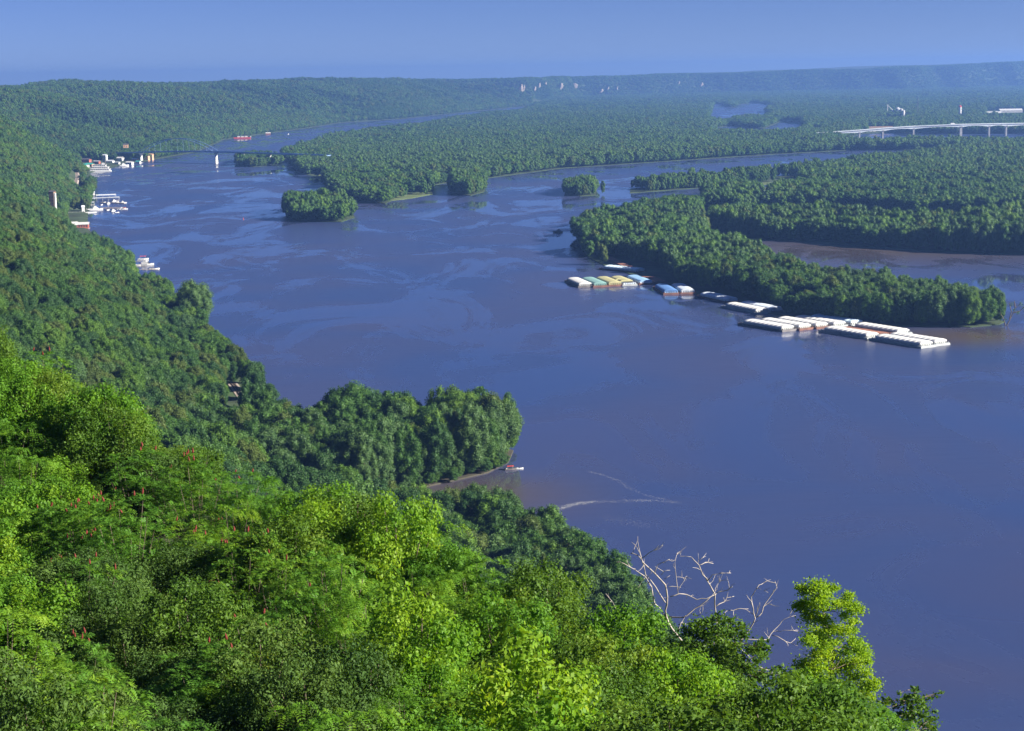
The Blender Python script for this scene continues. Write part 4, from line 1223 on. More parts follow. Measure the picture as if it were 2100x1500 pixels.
# ------------------------------------------------------------------ arch bridge, left
def arch_bridge():
    pr = at(444, 335.5)
    pl = at(290, 331)
    d = (pr - pl); span = d.length; ang = math.atan2(d.y, d.x)
    t = thing('arch_bridge', 'blue steel arch bridge over the river at the far town', 'bridge', pl, ang)
    def dz(x): return 9 + 12 * sstep(-330, span, x) if x < span else 21 - 1.5 * (x - span) / 250
    xs = list(range(-330, 0, 30)) + list(np.linspace(0, span, 13)) + list(np.linspace(span, span + 290, 9))[1:]
    part('deck', MB().loft([[(x, -6, float(dz(x)) - 1.3), (x, -6, float(dz(x))), (x, 6, float(dz(x))), (x, 6, float(dz(x)) - 1.3)] for x in xs]), 'bridge_blue', t)
    for y in (-6.6, 6.6):
        pts = [(span * f, y, float(dz(span * f)) + 4 * 23.5 * f * (1 - f)) for f in np.linspace(0, 1, 25)]
        part('arch_rib', MB().loft([[(a, b - .35, c - .55), (a, b - .35, c + .55), (a, b + .35, c + .55), (a, b + .35, c - .55)] for a, b, c in pts]), 'bridge_blue', t)
        for f in np.linspace(.08, .92, 12):
            z = float(dz(span * f)); part('hanger', MB().tube([(span * f, y, z), (span * f, y, z + 4 * 23.5 * f * (1 - f))], .08, 4), 'bridge_blue', t)
        part('railing', MB().loft([[(x, y * .89 - .08, float(dz(x)) + .003), (x, y * .89 - .08, float(dz(x)) + 1.1), (x, y * .89 + .08, float(dz(x)) + 1.1), (x, y * .89 + .08, float(dz(x)) + .003)] for x in xs]), 'bridge_blue', t)
    for x in (0, span):
        z = float(dz(x)) - 1.9
        part('pier', MB().loft([[(x - 1.6, -2.8, -2), (x + 1.6, -2.8, -2), (x + 1.6, 2.8, -2), (x - 1.6, 2.8, -2)], [(x - 1.1, -2.0, z - 3), (x + 1.1, -2.0, z - 3), (x + 1.1, 2.0, z - 3), (x - 1.1, 2.0, z - 3)], [(x - 1.3, -5.6, z), (x + 1.3, -5.6, z), (x + 1.3, 5.6, z), (x - 1.3, 5.6, z)]]), 'white_paint', t)
    for x in (-300, -240, -180, -120, -60, span + 70, span + 140, span + 210):
        z = float(dz(x)) - 1.9
        part('pier', MB().box(x - 1, x + 1, -5, 5, -2, z), 'concrete', t)
arch_bridge()

# ------------------------------------------------------------------ girder bridge, right
def girder_bridge():
    pts = [at_y(px, py, y) for px, py, y in ((1655, 275, 3840), (1762, 267.5, 3860), (1810, 263.6, 3870), (1873, 259.6, 3885), (1970, 255.6, 3900), (2028, 254.6, 3915), (2063, 254, 3925), (2180, 252.5, 3950))]
    t = thing('girder_bridge', 'long pale concrete girder bridge over the backwater at the right', 'bridge', (pts[0].x, pts[0].y, 0))
    rel = [p - Vector((pts[0].x, pts[0].y, 0)) for p in pts]
    deck, gird, para = [], [], []
    for i in range(len(rel) - 1):
        for f in np.linspace(0, 1, 9)[: 8 if i < len(rel) - 2 else 9]:
            q = rel[i].lerp(rel[i + 1], f)
            dep = 2.6 + 2.6 * (abs(f - .5) * 2) ** 2
            deck.append([(q.x, q.y - 7, q.z - .6), (q.x, q.y - 7, q.z), (q.x, q.y + 7, q.z), (q.x, q.y + 7, q.z - .6)])
            gird.append([(q.x, q.y - 5.4, q.z - .6 - dep), (q.x, q.y - 5.4, q.z - .603), (q.x, q.y + 5.4, q.z - .603), (q.x, q.y + 5.4, q.z - .6 - dep)])
            para.append((q.x, q.y, q.z))
    part('deck', MB().loft(deck), 'concrete', t)
    part('girder', MB().loft(gird), 'bridge_girder', t)
    for s in (-6.85, 6.85):
        part('parapet', MB().loft([[(x, y + s - .12, z + .003), (x, y + s - .12, z + 1.1), (x, y + s + .12, z + 1.1), (x, y + s + .12, z + .003)] for x, y, z in para]), 'bridge_girder', t)
    for i, q in enumerate(rel[1:-1]):
        w = 2.6 if i == 3 else 1.6
        part('pier', MB().loft([[(q.x - w, q.y - 5, -2), (q.x + w, q.y - 5, -2), (q.x + w, q.y + 5, -2), (q.x - w, q.y + 5, -2)], [(q.x - w, q.y - 5, q.z - 6.4), (q.x + w, q.y - 5, q.z - 6.4), (q.x + w, q.y + 5, q.z - 6.4), (q.x - w, q.y + 5, q.z - 6.4)], [(q.x - w - .9, q.y - 6, q.z - 5.5), (q.x + w + .9, q.y - 6, q.z - 5.5), (q.x + w + .9, q.y + 6, q.z - 5.5), (q.x - w - .9, q.y + 6, q.z - 5.5)], [(q.x - w - .9, q.y - 6, q.z - 3.6), (q.x + w + .9, q.y - 6, q.z - 3.6), (q.x + w + .9, q.y + 6, q.z - 3.6), (q.x - w - .9, q.y + 6, q.z - 3.6)]]), 'concrete', t)
    q = pts[3].lerp(pts[4], .83)
    v = thing('truck', 'white box truck driving across the pale girder bridge', 'truck', (q.x, q.y - 3, q.z + .003), math.atan2(pts[4].y - pts[3].y, pts[4].x - pts[3].x))
    part('box', MB().box(-5.5, 2.4, -1.25, 1.25, 1.1, 4.0), 'white_paint', v)
    part('cab', MB().loft([[(2.6, -1.15, .7), (4.9, -1.15, .7), (4.8, -1.15, 1.9), (4.2, -1.15, 2.9), (2.6, -1.15, 2.9)], [(2.6, 1.15, .7), (4.9, 1.15, .7), (4.8, 1.15, 1.9), (4.2, 1.15, 2.9), (2.6, 1.15, 2.9)]]), 'white_paint', v)
    part('chassis', MB().box(-5.3, 4.4, -.9, .9, .55, .95), 'dark_hull', v)
    me = MB().lathe([(.5, -.15), (.5, .15)], 12).mesh('wheel'); me.materials.append(MATS['tyre_black'])
    for x in (-4, 3.6):
        for y in (-1.05, 1.05):
            o_ = link('wheel', me, None, v); o_.location = (x, y, .5); o_.rotation_euler = (math.pi / 2, 0, 0)
girder_bridge()
house('long brown brick shed behind the left end of the girder bridge', 1806, 268.5, 62, 20, 6, 'brown_wall', 'brown_wall', 0, None, name='shed')
house('small white shed beside the long brown brick one', 1789, 270, 14, 10, 4, 'white_paint', 'light_roof', 0, None, name='shed')
for px, pb, w, h, lab in ((1830, 241, 11, 20, 'white grain silo at the foot of the elevator leg'), (1841, 241, 15, 26, 'broadest white grain silo in the middle of the silo group'), (1848.5, 241, 8, 24, 'slim white grain silo right of the broadest one'), (1852.5, 242, 9, 21, 'white grain silo at the right end of the silo group')):
    p = at(px, pb)
    t = thing('grain_silo', lab, 'silo', (p.x, p.y, .3), 0, 'white grain silos beyond the girder bridge')
    part('wall', MB().lathe([(w / 2, -1), (w / 2, h)], 20), 'white_paint', t)
    part('roof', MB().lathe([(w / 2 + .3, h + .003), (w / 2 + .3, h + .2), (.6, h + w * .28), (.5, h + w * .28 + 1)], 20), 'white_paint', t)
p = at(1820, 241); t = thing('elevator_leg', 'thin white grain elevator leg with a sloping chute left of the silos', 'grain elevator', (p.x, p.y, .3))
part('mast', MB().box(-1, 1, -1, 1, -1, 35), 'white_paint', t); part('head', MB().box(-2, 2, -1.5, 1.5, 35.003, 38), 'white_paint', t); part('chute', MB().tube([(1, 0, 35), (17, 0, 20)], .8, 6), 'white_paint', t)
p = at(1968.5, 238); t = thing('water_tower', 'white tank with a red top standing above the trees beyond the bridge', 'tank', (p.x, p.y, .3))
part('wall', MB().lathe([(4.4, -1), (4.4, 26)], 18), 'white_paint', t); part('roof', MB().lathe([(4.6, 26.003), (4.6, 29), (2, 31.5), (.4, 32.3)], 18), 'red_paint', t)
p = at(1882, 243); t = thing('radio_mast', 'thin lattice radio mast above the far trees right of the silos', 'mast', (p.x, p.y, .3))
mb = MB()
for sx, sy in ((-1, -1), (1, -1), (1, 1), (-1, 1)): mb.tube([(sx * 2, sy * 2, -1), (sx * .4, sy * .4, 62)], .22, 4)
part('leg', mb, 'grey_hull', t)
mb = MB()
for k in range(9):
    z = k * 6.5; r = 2 - 1.6 * z / 62; r2 = 2 - 1.6 * (z + 6.5) / 62
    mb.tube([(-r, -r, z), (r2, -r2, z + 6.5)], .13, 4); mb.tube([(r, r, z), (-r2, r2, z + 6.5)], .13, 4)
part('brace', mb, 'grey_hull', t)
house('long white roofed warehouse among trees at the right edge', 2072, 230, 70, 22, 5, 'white_paint', 'white_cover', 0, None, name='warehouse', z=8)
house('low white warehouse just left of the longer one at the right edge', 2038, 234.5, 44, 18, 4, 'white_paint', 'white_cover', 0, None, name='warehouse', z=6)

# ------------------------------------------------------------------ pale rock faces and skyline farms
sv, dv = [q.ravel() for q in np.meshgrid(np.arange(0, 5200, 20.0), np.arange(30, 260, 8.0))]
x_, y_, _ = fb_pt(sv)
RK = np.column_stack([x_ - .25 * dv, y_ + dv, fb_z(sv, dv, x_) + 3]); RKP = proj(RK)      # the bluff face, to find where each sight line meets it
for k, (px, py, w, h, lab) in enumerate(((993, 190, 40, 46, 'largest pinkish rock face at the left of the far bluffs'), (1005, 189, 14, 22, 'small pale rock right of the largest pinkish face'), (1065, 188, 22, 42, 'pale slanting rock face below the far bluff edge'),
        (1077, 184, 12, 22, 'thin pale rock streak above the plain'), (1094, 184, 14, 20, 'little pale rock left of the bright one'), (1101, 177, 16, 22, 'bright white rock just under the far bluff rim'), (1118, 174, 10, 16, 'faint white rock spot under the rim'),
        (1150, 180, 26, 30, 'rounded white rock face in the middle of the far bluff'), (1201, 180, 40, 30, 'broad grey white rock face on the far bluff'), (1229, 176, 20, 16, 'white rock spot right of the broad face'), (1247, 174, 12, 14, 'small white rock dot under the rim'), (1266, 176, 10, 14, 'last small rock dot of the cliff row'),
        (1391, 172, 12, 16, 'isolated white rock dot on the blue bluff'), (1437, 170, 22, 20, 'farthest right pale rock on the blue bluff'))):
    q_ = np.argmin(np.abs(RKP[0] - px) + 2 * np.abs(RKP[1] - py)); X_, Y_, Z_ = RK[q_]
    t = thing('rock_outcrop', lab, 'cliff', (X_, Y_ - 26, Z_ - h * .4), 0, 'pale rock faces on the far bluffs')
    rg = random.Random(k); mb = MB()
    n = 7; w *= 1.35; h *= 1.25
    rings = []
    for zf, wf in ((0, .5), (.35, 1.0), (.7, .8), (1.0, .35)):
        rings.append([(w * .5 * wf * math.cos(6.283 * j / n + .3) * rg.uniform(.7, 1.2) + (zf - .5) * w * .3, 9 * math.sin(6.283 * j / n + .3) * rg.uniform(.7, 1.2), h * zf + rg.uniform(-1, 1) * h * .06) for j in range(n)])
    mb.loft(rings)
    part('face', mb, 'rock', t)

# ------------------------------------------------------------------ foreground thicket
def frond_cards(tips, dirs, rng, n_f, flen, pairs, leaf, asp, droop):
    """pinnate leaves: each tip carries n_f fronds that arch outwards; every leaflet is its own face"""
    P, Nn, T, S, tone = [], [], [], [], []
    for tp, dr in zip(tips, dirs):
        a0 = rng.uniform(0, 6.28)
        tt = rng.uniform(0, 1)
        for k in range(n_f):
            a = a0 + 2.39996 * k
            el = rng.uniform(.05, 1.0)
            h = np.array([math.cos(a) * math.cos(el), math.sin(a) * math.cos(el), math.sin(el)])
            h = unit(h + dr * .55)
            L = flen * rng.uniform(.7, 1.2)
            side = unit(np.cross(h, [0, 0, 1.0]) + 1e-6)
            ft = np.clip(.5 * tt + .5 * rng.uniform(0, 1), 0, 1)
            for j in range(pairs):
                f = .18 + .82 * j / (pairs - 1)
                c = tp + h * L * f + np.array([0, 0, -droop * L * f * f])
                fw = unit(h + np.array([0, 0, -2 * droop * f]))
                up = np.cross(side, fw)
                sz = leaf * (1 - .45 * abs(f - .45)) * rng.uniform(.85, 1.15)
                for sg in (-1, 1):
                    d = unit(side * sg + fw * .45 + up * rng.uniform(-.35, .1))
                    P.append(c + d * sz * .5); T.append(d); S.append(sz)
                    Nn.append(unit(up + rng.normal(size=3) * .18)); tone.append(np.clip(ft + rng.normal() * .06, 0, 1))
    V, q = cards(np.array(P), np.array(Nn), np.array(S), asp, rng, np.array(T))
    return V, q, np.array(tone)
def dome_tips(rng, n, R, H, low=.35):
    d = unit(rng.normal(size=(n, 3)) + np.array([0, 0, .55]))
    d[:, 2] = np.where(d[:, 2] < -.1, -d[:, 2], d[:, 2])
    r = rng.uniform(.62, 1.0, n)[:, None]
    return d * r * np.array([R, R, H * (1 - low)]) + np.array([0, 0, H * low]), d
def merge(parts):
    V, Q, T, n = [], [], [], 0
    for v, q, t in parts:
        V.append(v); Q.append(q + n); T.append(t); n += len(v)
    return np.concatenate(V), np.concatenate(Q), np.concatenate(T)
def sumac(seed, R, H, n, n_f, flen, leaf, asp, droop, mat, name, pairs=9):
    rng = np.random.default_rng(seed)
    tips, d = dome_tips(rng, n, R, H)
    pr = [frond_cards(tips, d, rng, n_f, flen, pairs, leaf, asp, droop)]
    t2, d2 = dome_tips(rng, n // 2, R * .7, H * .7)
    pr.append(frond_cards(t2, d2, rng, n_f, flen, pairs, leaf, asp, droop))
    V, q, t = merge(pr)
    me = np_mesh(name, V, q, None, t); me.materials.append(MATS[mat])
    st = MB()
    for k in range(0, n, 3):
        b = Vector((tips[k][0] * .12, tips[k][1] * .12, -.4)); e = Vector(tips[k])
        m = b.lerp(e, .55) + Vector((0, 0, .15))
        st.tube([b, m, e], [.020, .015, .008], 5)
    ms = st.mesh('stems'); ms.materials.append(MATS['bark'])
    top = sorted(range(n), key=lambda k: -tips[k][2])[: 8]
    return me, ms, [Vector(tips[k]) for k in top]
def bush(seed, R, H, nl, nleaf, leaf, asp, mat, name, lr=(.17, .36), spread=.80, rnd=.8, up=.4):
    lb = crown_lobes(seed, R, H * .12, H, nl, lr, spread)
    me = crown_mesh(name, lb, nleaf, leaf, 0, asp, rnd, up, .30, .45)
    me.materials.append(MATS[mat])
    st = MB()
    for k in range(0, nl, 3):
        e = Vector(lb[0][k]); b = Vector((e.x * .1, e.y * .1, -.5))
        st.tube([b, b.lerp(e, .5) + Vector((0, 0, .2)), e], [.045, .03, .012], 5)
    ms = st.mesh('stems'); ms.materials.append(MATS['bark'])
    return me, ms, []
PL = {
    'sumac': [sumac(700 + i, 1.55, 3.3, 46, 9, .50, .115, .30, .55, 'leaf_sumac', 'sumac_crown') for i in range(3)],
    'fern_leaved': [sumac(720 + i, 1.7, 3.5, 40, 8, .62, .105, .30, .95, 'leaf_yellowgreen', 'fern_leaved_crown', 11) for i in range(2)],
    'yellowgreen': [bush(740 + i, 1.6, 3.4, 30, 12000, .102, .62, 'leaf_yellowgreen', 'pale_bush_crown') for i in range(3)],
    'bush': [bush(760 + i, 1.7, 3.4, 30, 14000, .090, .58, 'leaf_bush', 'green_bush_crown') for i in range(3)],
    'shade': [bush(780 + i, 1.7, 3.2, 34, 13000, .085, .55, 'leaf_shade', 'dark_bush_crown', (.20, .36)) for i in range(2)],
}
NAMES = {'sumac': ('sumac_shrub', 'shrub'), 'fern_leaved': ('feathery_shrub', 'shrub'), 'yellowgreen': ('pale_shrub', 'shrub'), 'bush': ('leafy_shrub', 'shrub'), 'shade': ('dark_shrub', 'shrub')}
LOOKS = {'sumac': 'green sumac shrub', 'fern_leaved': 'fern leaved drooping shrub', 'yellowgreen': 'yellow green broadleaf shrub', 'bush': 'mid green leafy shrub', 'shade': 'dark fine leaved shrub'}
SPIKE = MB().lathe([(.0, 0), (.025, .02), (.036, .07), (.026, .13), (.006, .18)], 7).mesh('fruit_spike'); SPIKE.materials.append(MATS['fruit_red'])
def zone(px, py):
    a = next(w for lim, w in ((170, 'at the left edge'), (420, 'below the wooded slope'), (700, 'below the railway gap'), (1000, 'below the grove'), (1250, 'left of the dead tree'), (1580, 'below the dead tree'), (1e9, 'by the maple sapling')) if px < lim)
    b = 'upper rim' if py < float(np.interp(px, FG[:, 0], FG[:, 1])) + 130 else 'heart' if py < 1300 else 'lower edge'
    return f'at the {b} of the thicket, {a}'
def plant(sp, p, s, rz, tilt=(0, 0), spikes=0, extra=None):
    nm, cat = NAMES[sp]
    me, ms, tips = PL[sp][RG.randrange(len(PL[sp]))]
    q = proj([[p[0], p[1], p[2] + 2.8]])
    lab = ('red spiked ' if spikes else '') + LOOKS[sp] + ' ' + zone(q[0][0], q[1][0])
    lab = extra or lab
    t = thing(nm, lab, cat, p, rz, None if extra else lab.replace('shrub', 'shrubs', 1))
    t.rotation_euler = (tilt[0], tilt[1], rz)
    t.scale = s
    link('crown', me, None, t)
    link('stems', ms, None, t)
    for k in range(min(spikes, len(tips))):
        o_ = link('fruit_spike', SPIKE, None, t)
        o_.location = tips[k] + Vector((0, 0, .16)); o_.rotation_euler = (RG.uniform(-.3, .3), RG.uniform(-.3, .3), 0); o_.scale = (1, 1, RG.uniform(.7, 1.25))
    return t
RG = random.Random(99)
rng = np.random.default_rng(17)
P = jgrid(-34, 26, 31, 92, 2.05, rng)
u = P[:, 0] / P[:, 1]
te, de = fg_edge(u)
k = (P[:, 1] < de + 1.0) & (u > -.335) & (u < .275)
P = P[k]
P = P[np.argsort(P[:, 1])]
#          px   py   reach species weight: where each kind of growth dominates in the thicket
BIAS = [(330, 1050, 190, 'sumac', 2.2), (480, 1180, 150, 'sumac', 1.5), (180, 1000, 140, 'sumac', 1.4), (690, 1130, 120, 'fern_leaved', 2.4), (520, 1000, 90, 'fern_leaved', 1.6), (860, 1230, 120, 'fern_leaved', 1.8), (980, 1360, 130, 'yellowgreen', 1.6),
        (60, 780, 150, 'yellowgreen', 1.8), (40, 1150, 130, 'yellowgreen', 1.2), (230, 860, 110, 'bush', 1.6), (250, 1300, 190, 'shade', 2.2), (80, 1360, 130, 'shade', 1.4), (640, 1380, 170, 'shade', 1.3), (150, 1460, 150, 'sumac', 1.5), (420, 1440, 130, 'sumac', 1.2),
        (380, 1010, 60, 'shade', 1.2), (1080, 1240, 120, 'bush', 1.6), (740, 1040, 110, 'yellowgreen', 1.8), (1180, 1260, 100, 'yellowgreen', 1.2), (1250, 1380, 160, 'bush', 1.8), (1480, 1330, 120, 'bush', 2.0), (1180, 1460, 150, 'yellowgreen', 1.2), (1600, 1450, 150, 'bush', 1.5), (850, 1100, 80, 'yellowgreen', 1.2), (950, 1100, 70, 'fern_leaved', 1.2)]
SPS = list(PL)
zc = fg_canopy(P[:, 0], P[:, 1])
QX, QY = proj(np.column_stack([P, zc]))
for i in range(len(P)):
    x, y = P[i]
    if QX[i] > 1850 or any(math.hypot(QX[i] - a, QY[i] - b) < r for a, b, r in ((195, 1345, 36), (555, 1240, 28), (505, 1420, 30), (395, 1105, 22))): continue
    w = {q: .25 + .3 * float(noise2(x / 5, y / 5, 40 + j)) for j, q in enumerate(SPS)}
    for bx_, by_, rr, q, ww in BIAS:
        w[q] += ww * math.exp(-((QX[i] - bx_) ** 2 + (QY[i] - by_) ** 2) / (2 * (rr * .75) ** 2))
    w = {q: v ** 1.5 for q, v in w.items()}
    sp = RG.choices(SPS, list(w.values()))[0]
    if sp == 'shade' and QX[i] > 900 and RG.random() < .5: sp = 'bush'
    g = float(fg_ground(np.array([x]), np.array([y]))[0])
    s = RG.uniform(.78, 1.22)
    hs = s * RG.uniform(.72, 1.18) * (1.0 + .30 * (float(fbm(x / 4.5, y / 4.5, 77)) - .5) * 2)
    if RG.random() < .04 and y < float(fg_edge(np.array([x / y]))[1][0]) - 6: continue
    ex = 0
    if sp == 'sumac' and 80 < QX[i] < 640 and QY[i] < 1330: ex = RG.choice((1, 2, 3, 4, 5, 6))
    plant(sp, (x, y, g - .15), (s, s, hs), RG.uniform(0, 6.28), (RG.uniform(-.08, .08), RG.uniform(-.08, .08)), ex)

def clump_tree(name, label, cat, base, clumps, depth, spread, mat, leaf, n_per, seed, spine, br=.03, group=None):
    """a young tree whose leaf clusters hang where the photograph shows them, at their own depths round the stem"""
    rng = np.random.default_rng(seed)
    t = thing(name, label, cat, base, 0, group)
    b = Vector(base)
    parts_, C = [], []
    for px, py, r in clumps:
        c = at_y(px, py, depth + rng.normal() * spread)
        C.append((c - b, r * rng.uniform(.8, 1.3) * depth / F_PX))
    for c, r in C:
        n = max(8, int(n_per * (r / .3) ** 2))
        d = unit(rng.normal(size=(n, 3)))
        pos = np.array(c) + np.clip(rng.normal(size=(n, 3)) * .47, -1.3, 1.3) * r * np.array([1.25, 1.25, .85])
        Nn = unit(d * .5 + rng.normal(size=(n, 3)) * .5 + np.array([0, 0, .6]))
        V, q = cards(pos, Nn, leaf * rng.uniform(.7, 1.3, n), .66, rng)
        parts_.append((V, q, np.clip(.5 * rng.uniform(0, 1) + .5 * rng.uniform(0, 1, n), 0, 1)))
    V, q, tn = merge(parts_)
    me = np_mesh('crown', V, q, None, tn)
    link('crown', me, mat, t)
    sp = [at_y(px, py, depth) - b for px, py in spine]
    sp = [Vector((0, 0, -.5))] + sp
    part('trunk', MB().tube(sp, [br * (1.6 - 1.35 * i / (len(sp) - 1)) for i in range(len(sp))], 7), 'bark', t)
    bm_ = MB()
    for c, r in C:
        j = min(range(1, len(sp)), key=lambda k: (sp[k] - c).length + (0.6 if sp[k].z > c.z else 0))
        m = sp[j].lerp(c, .5) + Vector((0, 0, .05))
        bm_.tube([sp[j], m, c], [br * .5, br * .35, br * .15], 5)
    part('branch', bm_, 'bark', t)
    return t
Z4 = lambda L_: [(1150 + x * .4048, 1050 + y * .4048, r * .4048) for x, y, r in L_]
D_M = 53.0
p = at_y(1150 + 1390 * .4048, 1050 + 1000 * .4048, D_M); gz = float(fg_ground(np.array([p.x]), np.array([p.y]))[0])
clump_tree('maple_tree', 'tall yellow green maple sapling at the lower right of the thicket', 'tree', (p.x, p.y, min(gz, p.z - 1)), Z4([
    (1300, 385, 45), (1240, 400, 38), (1350, 390, 40), (1390, 385, 26), (1215, 385, 20), (1250, 465, 48), (1320, 455, 48), (1205, 480, 30), (1270, 530, 50), (1335, 545, 45), (1400, 465, 30), (1455, 425, 34), (1445, 465, 34), (1490, 490, 34), (1515, 500, 22), (1440, 525, 36), (1480, 560, 30),
    (1370, 595, 42), (1430, 600, 40), (1480, 600, 24), (1300, 620, 50), (1260, 655, 40), (1330, 665, 44), (1390, 660, 36), (1320, 720, 46), (1370, 730, 36), (1490, 665, 36), (1520, 700, 34), (1450, 710, 36), (1545, 735, 30), (1500, 760, 42), (1560, 760, 18), (1440, 780, 44), (1540, 815, 36), (1480, 840, 48),
    (1590, 870, 30), (1550, 880, 40), (1240, 780, 44), (1300, 790, 48), (1200, 830, 46), (1160, 860, 40), (1370, 800, 36), (1260, 850, 52), (1340, 870, 50), (1210, 900, 50), (1300, 930, 56), (1400, 880, 34), (1440, 930, 48), (1500, 920, 48), (1560, 940, 46), (1380, 970, 50), (1250, 970, 50), (1460, 1000, 56), (1540, 1020, 56), (1340, 1030, 60), (1220, 1050, 60), (1130, 980, 50), (1430, 1080, 60), (1560, 1090, 60), (1280, 1100, 60)]),
    D_M, .42, 'leaf_maple', .078, 760, 5, [(1150 + x * .4048, 1050 + y * .4048) for x, y in ((1390, 900), (1385, 800), (1370, 700), (1350, 600), (1330, 500), (1310, 420), (1300, 385))], .03)
D_R = 50.0
p = at_y(1880, 1530, D_R)
clump_tree('hackberry_sapling', 'spiky dark green sapling reaching over the water in the lower right corner', 'tree', (p.x, p.y, p.z - 1.2), Z4([
    (1800, 900, 16), (1790, 930, 26), (1715, 920, 16), (1760, 940, 24), (1930, 915, 14), (1900, 930, 20), (1860, 945, 24), (1820, 960, 34), (1740, 960, 26), (1780, 990, 40), (1850, 990, 30), (1895, 1010, 18), (1700, 985, 26), (1670, 960, 24), (1640, 960, 30), (1830, 1030, 40), (1760, 1040, 46), (1690, 1040, 44), (1880, 1050, 26), (1620, 1010, 46), (1840, 1085, 46), (1740, 1090, 56), (1660, 1100, 56), (1885, 1100, 24)]),
    D_R, .4, 'leaf_bush', .10, 260, 8, [(1880, 1500), (1868, 1470), (1872, 1440), (1878, 1415)], .025)
D_B = 55.5
p = at_y(1474, 1340, D_B); gz = float(fg_ground(np.array([p.x]), np.array([p.y]))[0])
clump_tree('thorn_bush', 'round topped green bush standing in front of the dead tree', 'shrub', (p.x, p.y, min(gz, p.z - .8)), Z4([
    (800, 540, 38), (740, 560, 42), (690, 575, 36), (860, 555, 38), (910, 580, 34), (650, 610, 44), (720, 620, 50), (790, 600, 52), (860, 620, 48), (925, 625, 26), (640, 670, 46), (700, 690, 56), (790, 680, 60), (870, 690, 50), (600, 700, 50), (740, 750, 60), (830, 750, 60), (900, 740, 40), (660, 770, 60), (950, 790, 44), (880, 800, 60), (780, 820, 70),
    (1010, 670, 36), (1045, 690, 24), (985, 700, 30), (1020, 725, 32), (990, 760, 34), (960, 700, 24), (1010, 830, 46), (1060, 860, 36), (940, 860, 60), (1100, 800, 34), (1130, 830, 30)]),
    D_B, .45, 'leaf_bush', .11, 300, 11, [(1474, 1370), (1474, 1320), (1474, 1275)], .035)

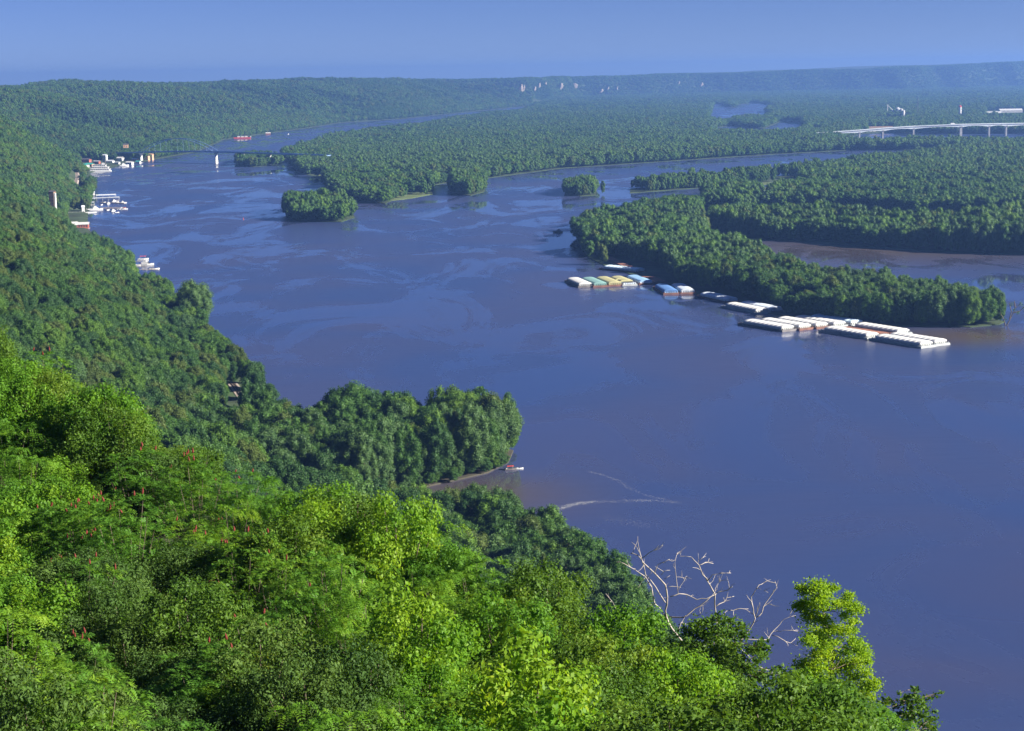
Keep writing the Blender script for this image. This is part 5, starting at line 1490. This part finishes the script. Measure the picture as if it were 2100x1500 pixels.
# dead tree: bare pale branches
def dead_tree():
    D0 = 57.5
    rg = random.Random(31)
    B = [  # (radius at start, radius at end, zoom-pixel path)
        (.062, .024, [(660, 760), (630, 670), (590, 625), (545, 560), (530, 500), (540, 430), (530, 370), (475, 310), (420, 260), (390, 220), (355, 210)]),
        (.040, .016, [(545, 560), (520, 515), (475, 465), (460, 380), (430, 330), (370, 290), (320, 262), (277, 255)]),
        (.022, .014, [(475, 465), (440, 480)]), (.034, .013, [(530, 460), (480, 380), (430, 320), (410, 240), (395, 180), (390, 125)]), (.018, .012, [(410, 240), (385, 180), (358, 152)]),
        (.022, .013, [(410, 235), (450, 205), (490, 185), (517, 170)]), (.022, .013, [(475, 310), (490, 270), (520, 255), (552, 240)]), (.016, .010, [(510, 320), (525, 300), (553, 296)]), (.016, .010, [(525, 340), (553, 323)]),
        (.018, .010, [(545, 380), (590, 380), (607, 383)]), (.018, .010, [(595, 415), (585, 330), (578, 260), (590, 210)]), (.040, .018, [(545, 530), (600, 535), (640, 525), (680, 490), (720, 465), (760, 430), (800, 405), (850, 395), (870, 380)]),
        (.028, .020, [(555, 430), (600, 415), (640, 420), (690, 445), (740, 440), (780, 420)]), (.020, .014, [(660, 515), (690, 525), (715, 510), (720, 480)]), (.028, .016, [(590, 605), (610, 560), (640, 572)]),
        (.042, .018, [(790, 640), (785, 510), (782, 420), (750, 360), (720, 320), (700, 270), (660, 228)]), (.024, .016, [(705, 270), (735, 255), (773, 262)]), (.022, .014, [(745, 345), (770, 318), (810, 312), (862, 310)]), (.016, .010, [(850, 312), (857, 297)]),
        (.014, .009, [(660, 228), (605, 225), (608, 210)]), (.026, .015, [(785, 480), (830, 455), (840, 435), (878, 428)]), (.026, .014, [(800, 530), (840, 502), (875, 500), (910, 490), (950, 492)]), (.018, .012, [(875, 505), (880, 535), (903, 543)]),
        (.040, .014, [(880, 700), (920, 640), (960, 590), (985, 540), (975, 490), (965, 430), (985, 400), (1005, 370), (1025, 362)]), (.022, .013, [(985, 530), (1000, 490), (1008, 460)]), (.030, .012, [(990, 535), (1020, 510), (1040, 460), (1075, 410), (1095, 385), (1085, 350)]), (.014, .009, [(1040, 465), (1068, 468)]),
        (.028, .012, [(900, 650), (930, 645), (1050, 648), (1080, 600), (1110, 570), (1130, 545), (1190, 525)]), (.022, .012, [(1070, 625), (1120, 645), (1165, 665), (1190, 642)]), (.014, .009, [(1090, 605), (1135, 600), (1200, 605)]), (.014, .009, [(1165, 665), (1200, 680)]),
        (.028, .016, [(880, 660), (905, 690), (950, 730), (990, 775), (1040, 800), (1070, 800)]), (.020, .012, [(330, 570), (312, 535), (290, 510), (265, 460), (228, 415)]), (.012, .008, [(790, 400), (800, 360), (815, 345)]), (.012, .008, [(700, 250), (735, 225)]), (.012, .008, [(585, 330), (620, 335), (640, 325)]), (.012, .008, [(1050, 410), (1030, 400)]), (.012, .008, [(430, 330), (400, 370), (390, 385)])]
    base = at_y(1150 + 690 * .4048, 1050 + 840 * .4048, D0)
    t = thing('dead_tree', 'bare dead tree with pale twisting branches over the right of the thicket', 'tree', base)
    known = {}
    def depth(pt, prev):
        k = (round(pt[0] / 14), round(pt[1] / 14))
        if k not in known: known[k] = (prev if prev is not None else D0) + rg.uniform(-.22, .22)
        return known[k]
    segs = []
    for i, (r0, r1, path) in enumerate(B):
        d = None
        near = [known[k] for k in known if abs(k[0] * 14 - path[0][0]) < 40 and abs(k[1] * 14 - path[0][1]) < 40]
        if near: d = near[0]
        pts = []
        for q in path:
            d = depth(q, d)
            pts.append(at_y(1150 + q[0] * .4048, 1050 + q[1] * .4048, d) - base)
        fine = []
        for a, b in zip(pts[:-1], pts[1:]):
            fine += [a, a.lerp(b, .5) + Vector((rg.uniform(-.025, .025), rg.uniform(-.03, .03), rg.uniform(-.025, .025)))]
        fine.append(pts[-1])
        n = len(fine)
        segs += [(fine[k], fine[k + 1]) for k in range(max(1, n // 3), n - 1)]
        part('trunk' if i == 0 else 'branch', MB().tube(fine, [.62 * (r0 + (r1 - r0) * k / (n - 1)) for k in range(n)], 6), 'dead_wood', t, True)
    tw = MB()
    for _ in range(90):
        a, b = segs[rg.randrange(len(segs))]
        o1 = a.lerp(b, rg.random())
        d1 = ((b - a).normalized() + Vector((rg.gauss(0, .8), rg.gauss(0, .6), rg.gauss(.25, .7)))).normalized()
        L1 = rg.uniform(.12, .42)
        m1 = o1 + d1 * L1 * .5 + Vector((rg.uniform(-.03, .03), 0, rg.uniform(-.03, .03)))
        tw.tube([o1, m1, o1 + d1 * L1 + Vector((0, 0, rg.uniform(-.04, .08)))], [.010, .008, .004], 4)
    part('twigs', tw, 'dead_wood', t)
dead_tree()

# a snag tree leaning over the water at the tip of the long island
p = at(2052, 668); t = thing('leaning_tree', 'bare leaning tree beyond the right tip of the long island', 'tree', p)
tr = MB(); b0 = at_y(2064, 669, p.y) - p
for path in ([(2064, 669), (2074, 650), (2082, 632), (2094, 622)], [(2070, 655), (2074, 640), (2070, 622)], [(2078, 642), (2092, 638), (2102, 628)], [(2062, 668), (2058, 655), (2050, 640)], [(2082, 632), (2080, 618)]):
    tr.tube([at_y(a, b, p.y) - p for a, b in path], [.34, .26, .2, .12][:len(path)], 6)
part('trunk', tr, 'bark', t)
rng = np.random.default_rng(3); pr = []
for a, b in ((2094, 624), (2074, 624), (2100, 632), (2052, 642), (2080, 636), (2062, 655), (2088, 642)):
    c = np.array(at_y(a, b, p.y) - p); n = 60; d = unit(rng.normal(size=(n, 3)))
    V, q = cards(c + d * rng.uniform(.3, 1.8, n)[:, None], unit(d + rng.normal(size=(n, 3))), np.full(n, .5), .7, rng); pr.append((V, q, rng.uniform(0, 1, n)))
V, q, tn = merge(pr); link('crown', np_mesh('crown', V, q, None, tn), 'leaf_mid', t)

# foam drifting in the eddy below the grove
mb = MB(); rg = random.Random(12)
for path, n, sp_ in (([(1145, 1046), (1165, 1036), (1200, 1030), (1250, 1029), (1300, 1027), (1332, 1026), (1395, 1032)], 900, 1.3), ([(1208, 968), (1240, 975), (1275, 990), (1290, 1002), (1330, 1018), (1370, 1026)], 420, .9), ([(1235, 1060), (1290, 1070), (1330, 1082)], 200, 3.2), ([(1150, 1043), (1180, 1034), (1215, 1030)], 800, 1.3)):
    pts = [at(*q) for q in path]
    for _ in range(n):
        k = rg.randrange(len(pts) - 1); c = pts[k].lerp(pts[k + 1], rg.random())
        x, y = c.x + rg.gauss(0, sp_ * .6), c.y + rg.gauss(0, sp_ * .8)
        r = rg.uniform(.015, .075); a0 = rg.uniform(0, 6)
        m = 5
        ps = [(x + 2.2 * r * math.cos(a0 + 6.283 * j / m) * rg.uniform(.6, 1.2), y + r * math.sin(a0 + 6.283 * j / m) * rg.uniform(.6, 1.2), .015) for j in range(m)]
        mb.add(ps + [(x, y, .015 + r * .3)], [(j, (j + 1) % m, m) for j in range(m)])
o_ = link('foam', mb.mesh('foam'), 'foam_white'); set_props(o_, 'thin white foam streaks curling on the river below the grove', 'foam', None, 'stuff')
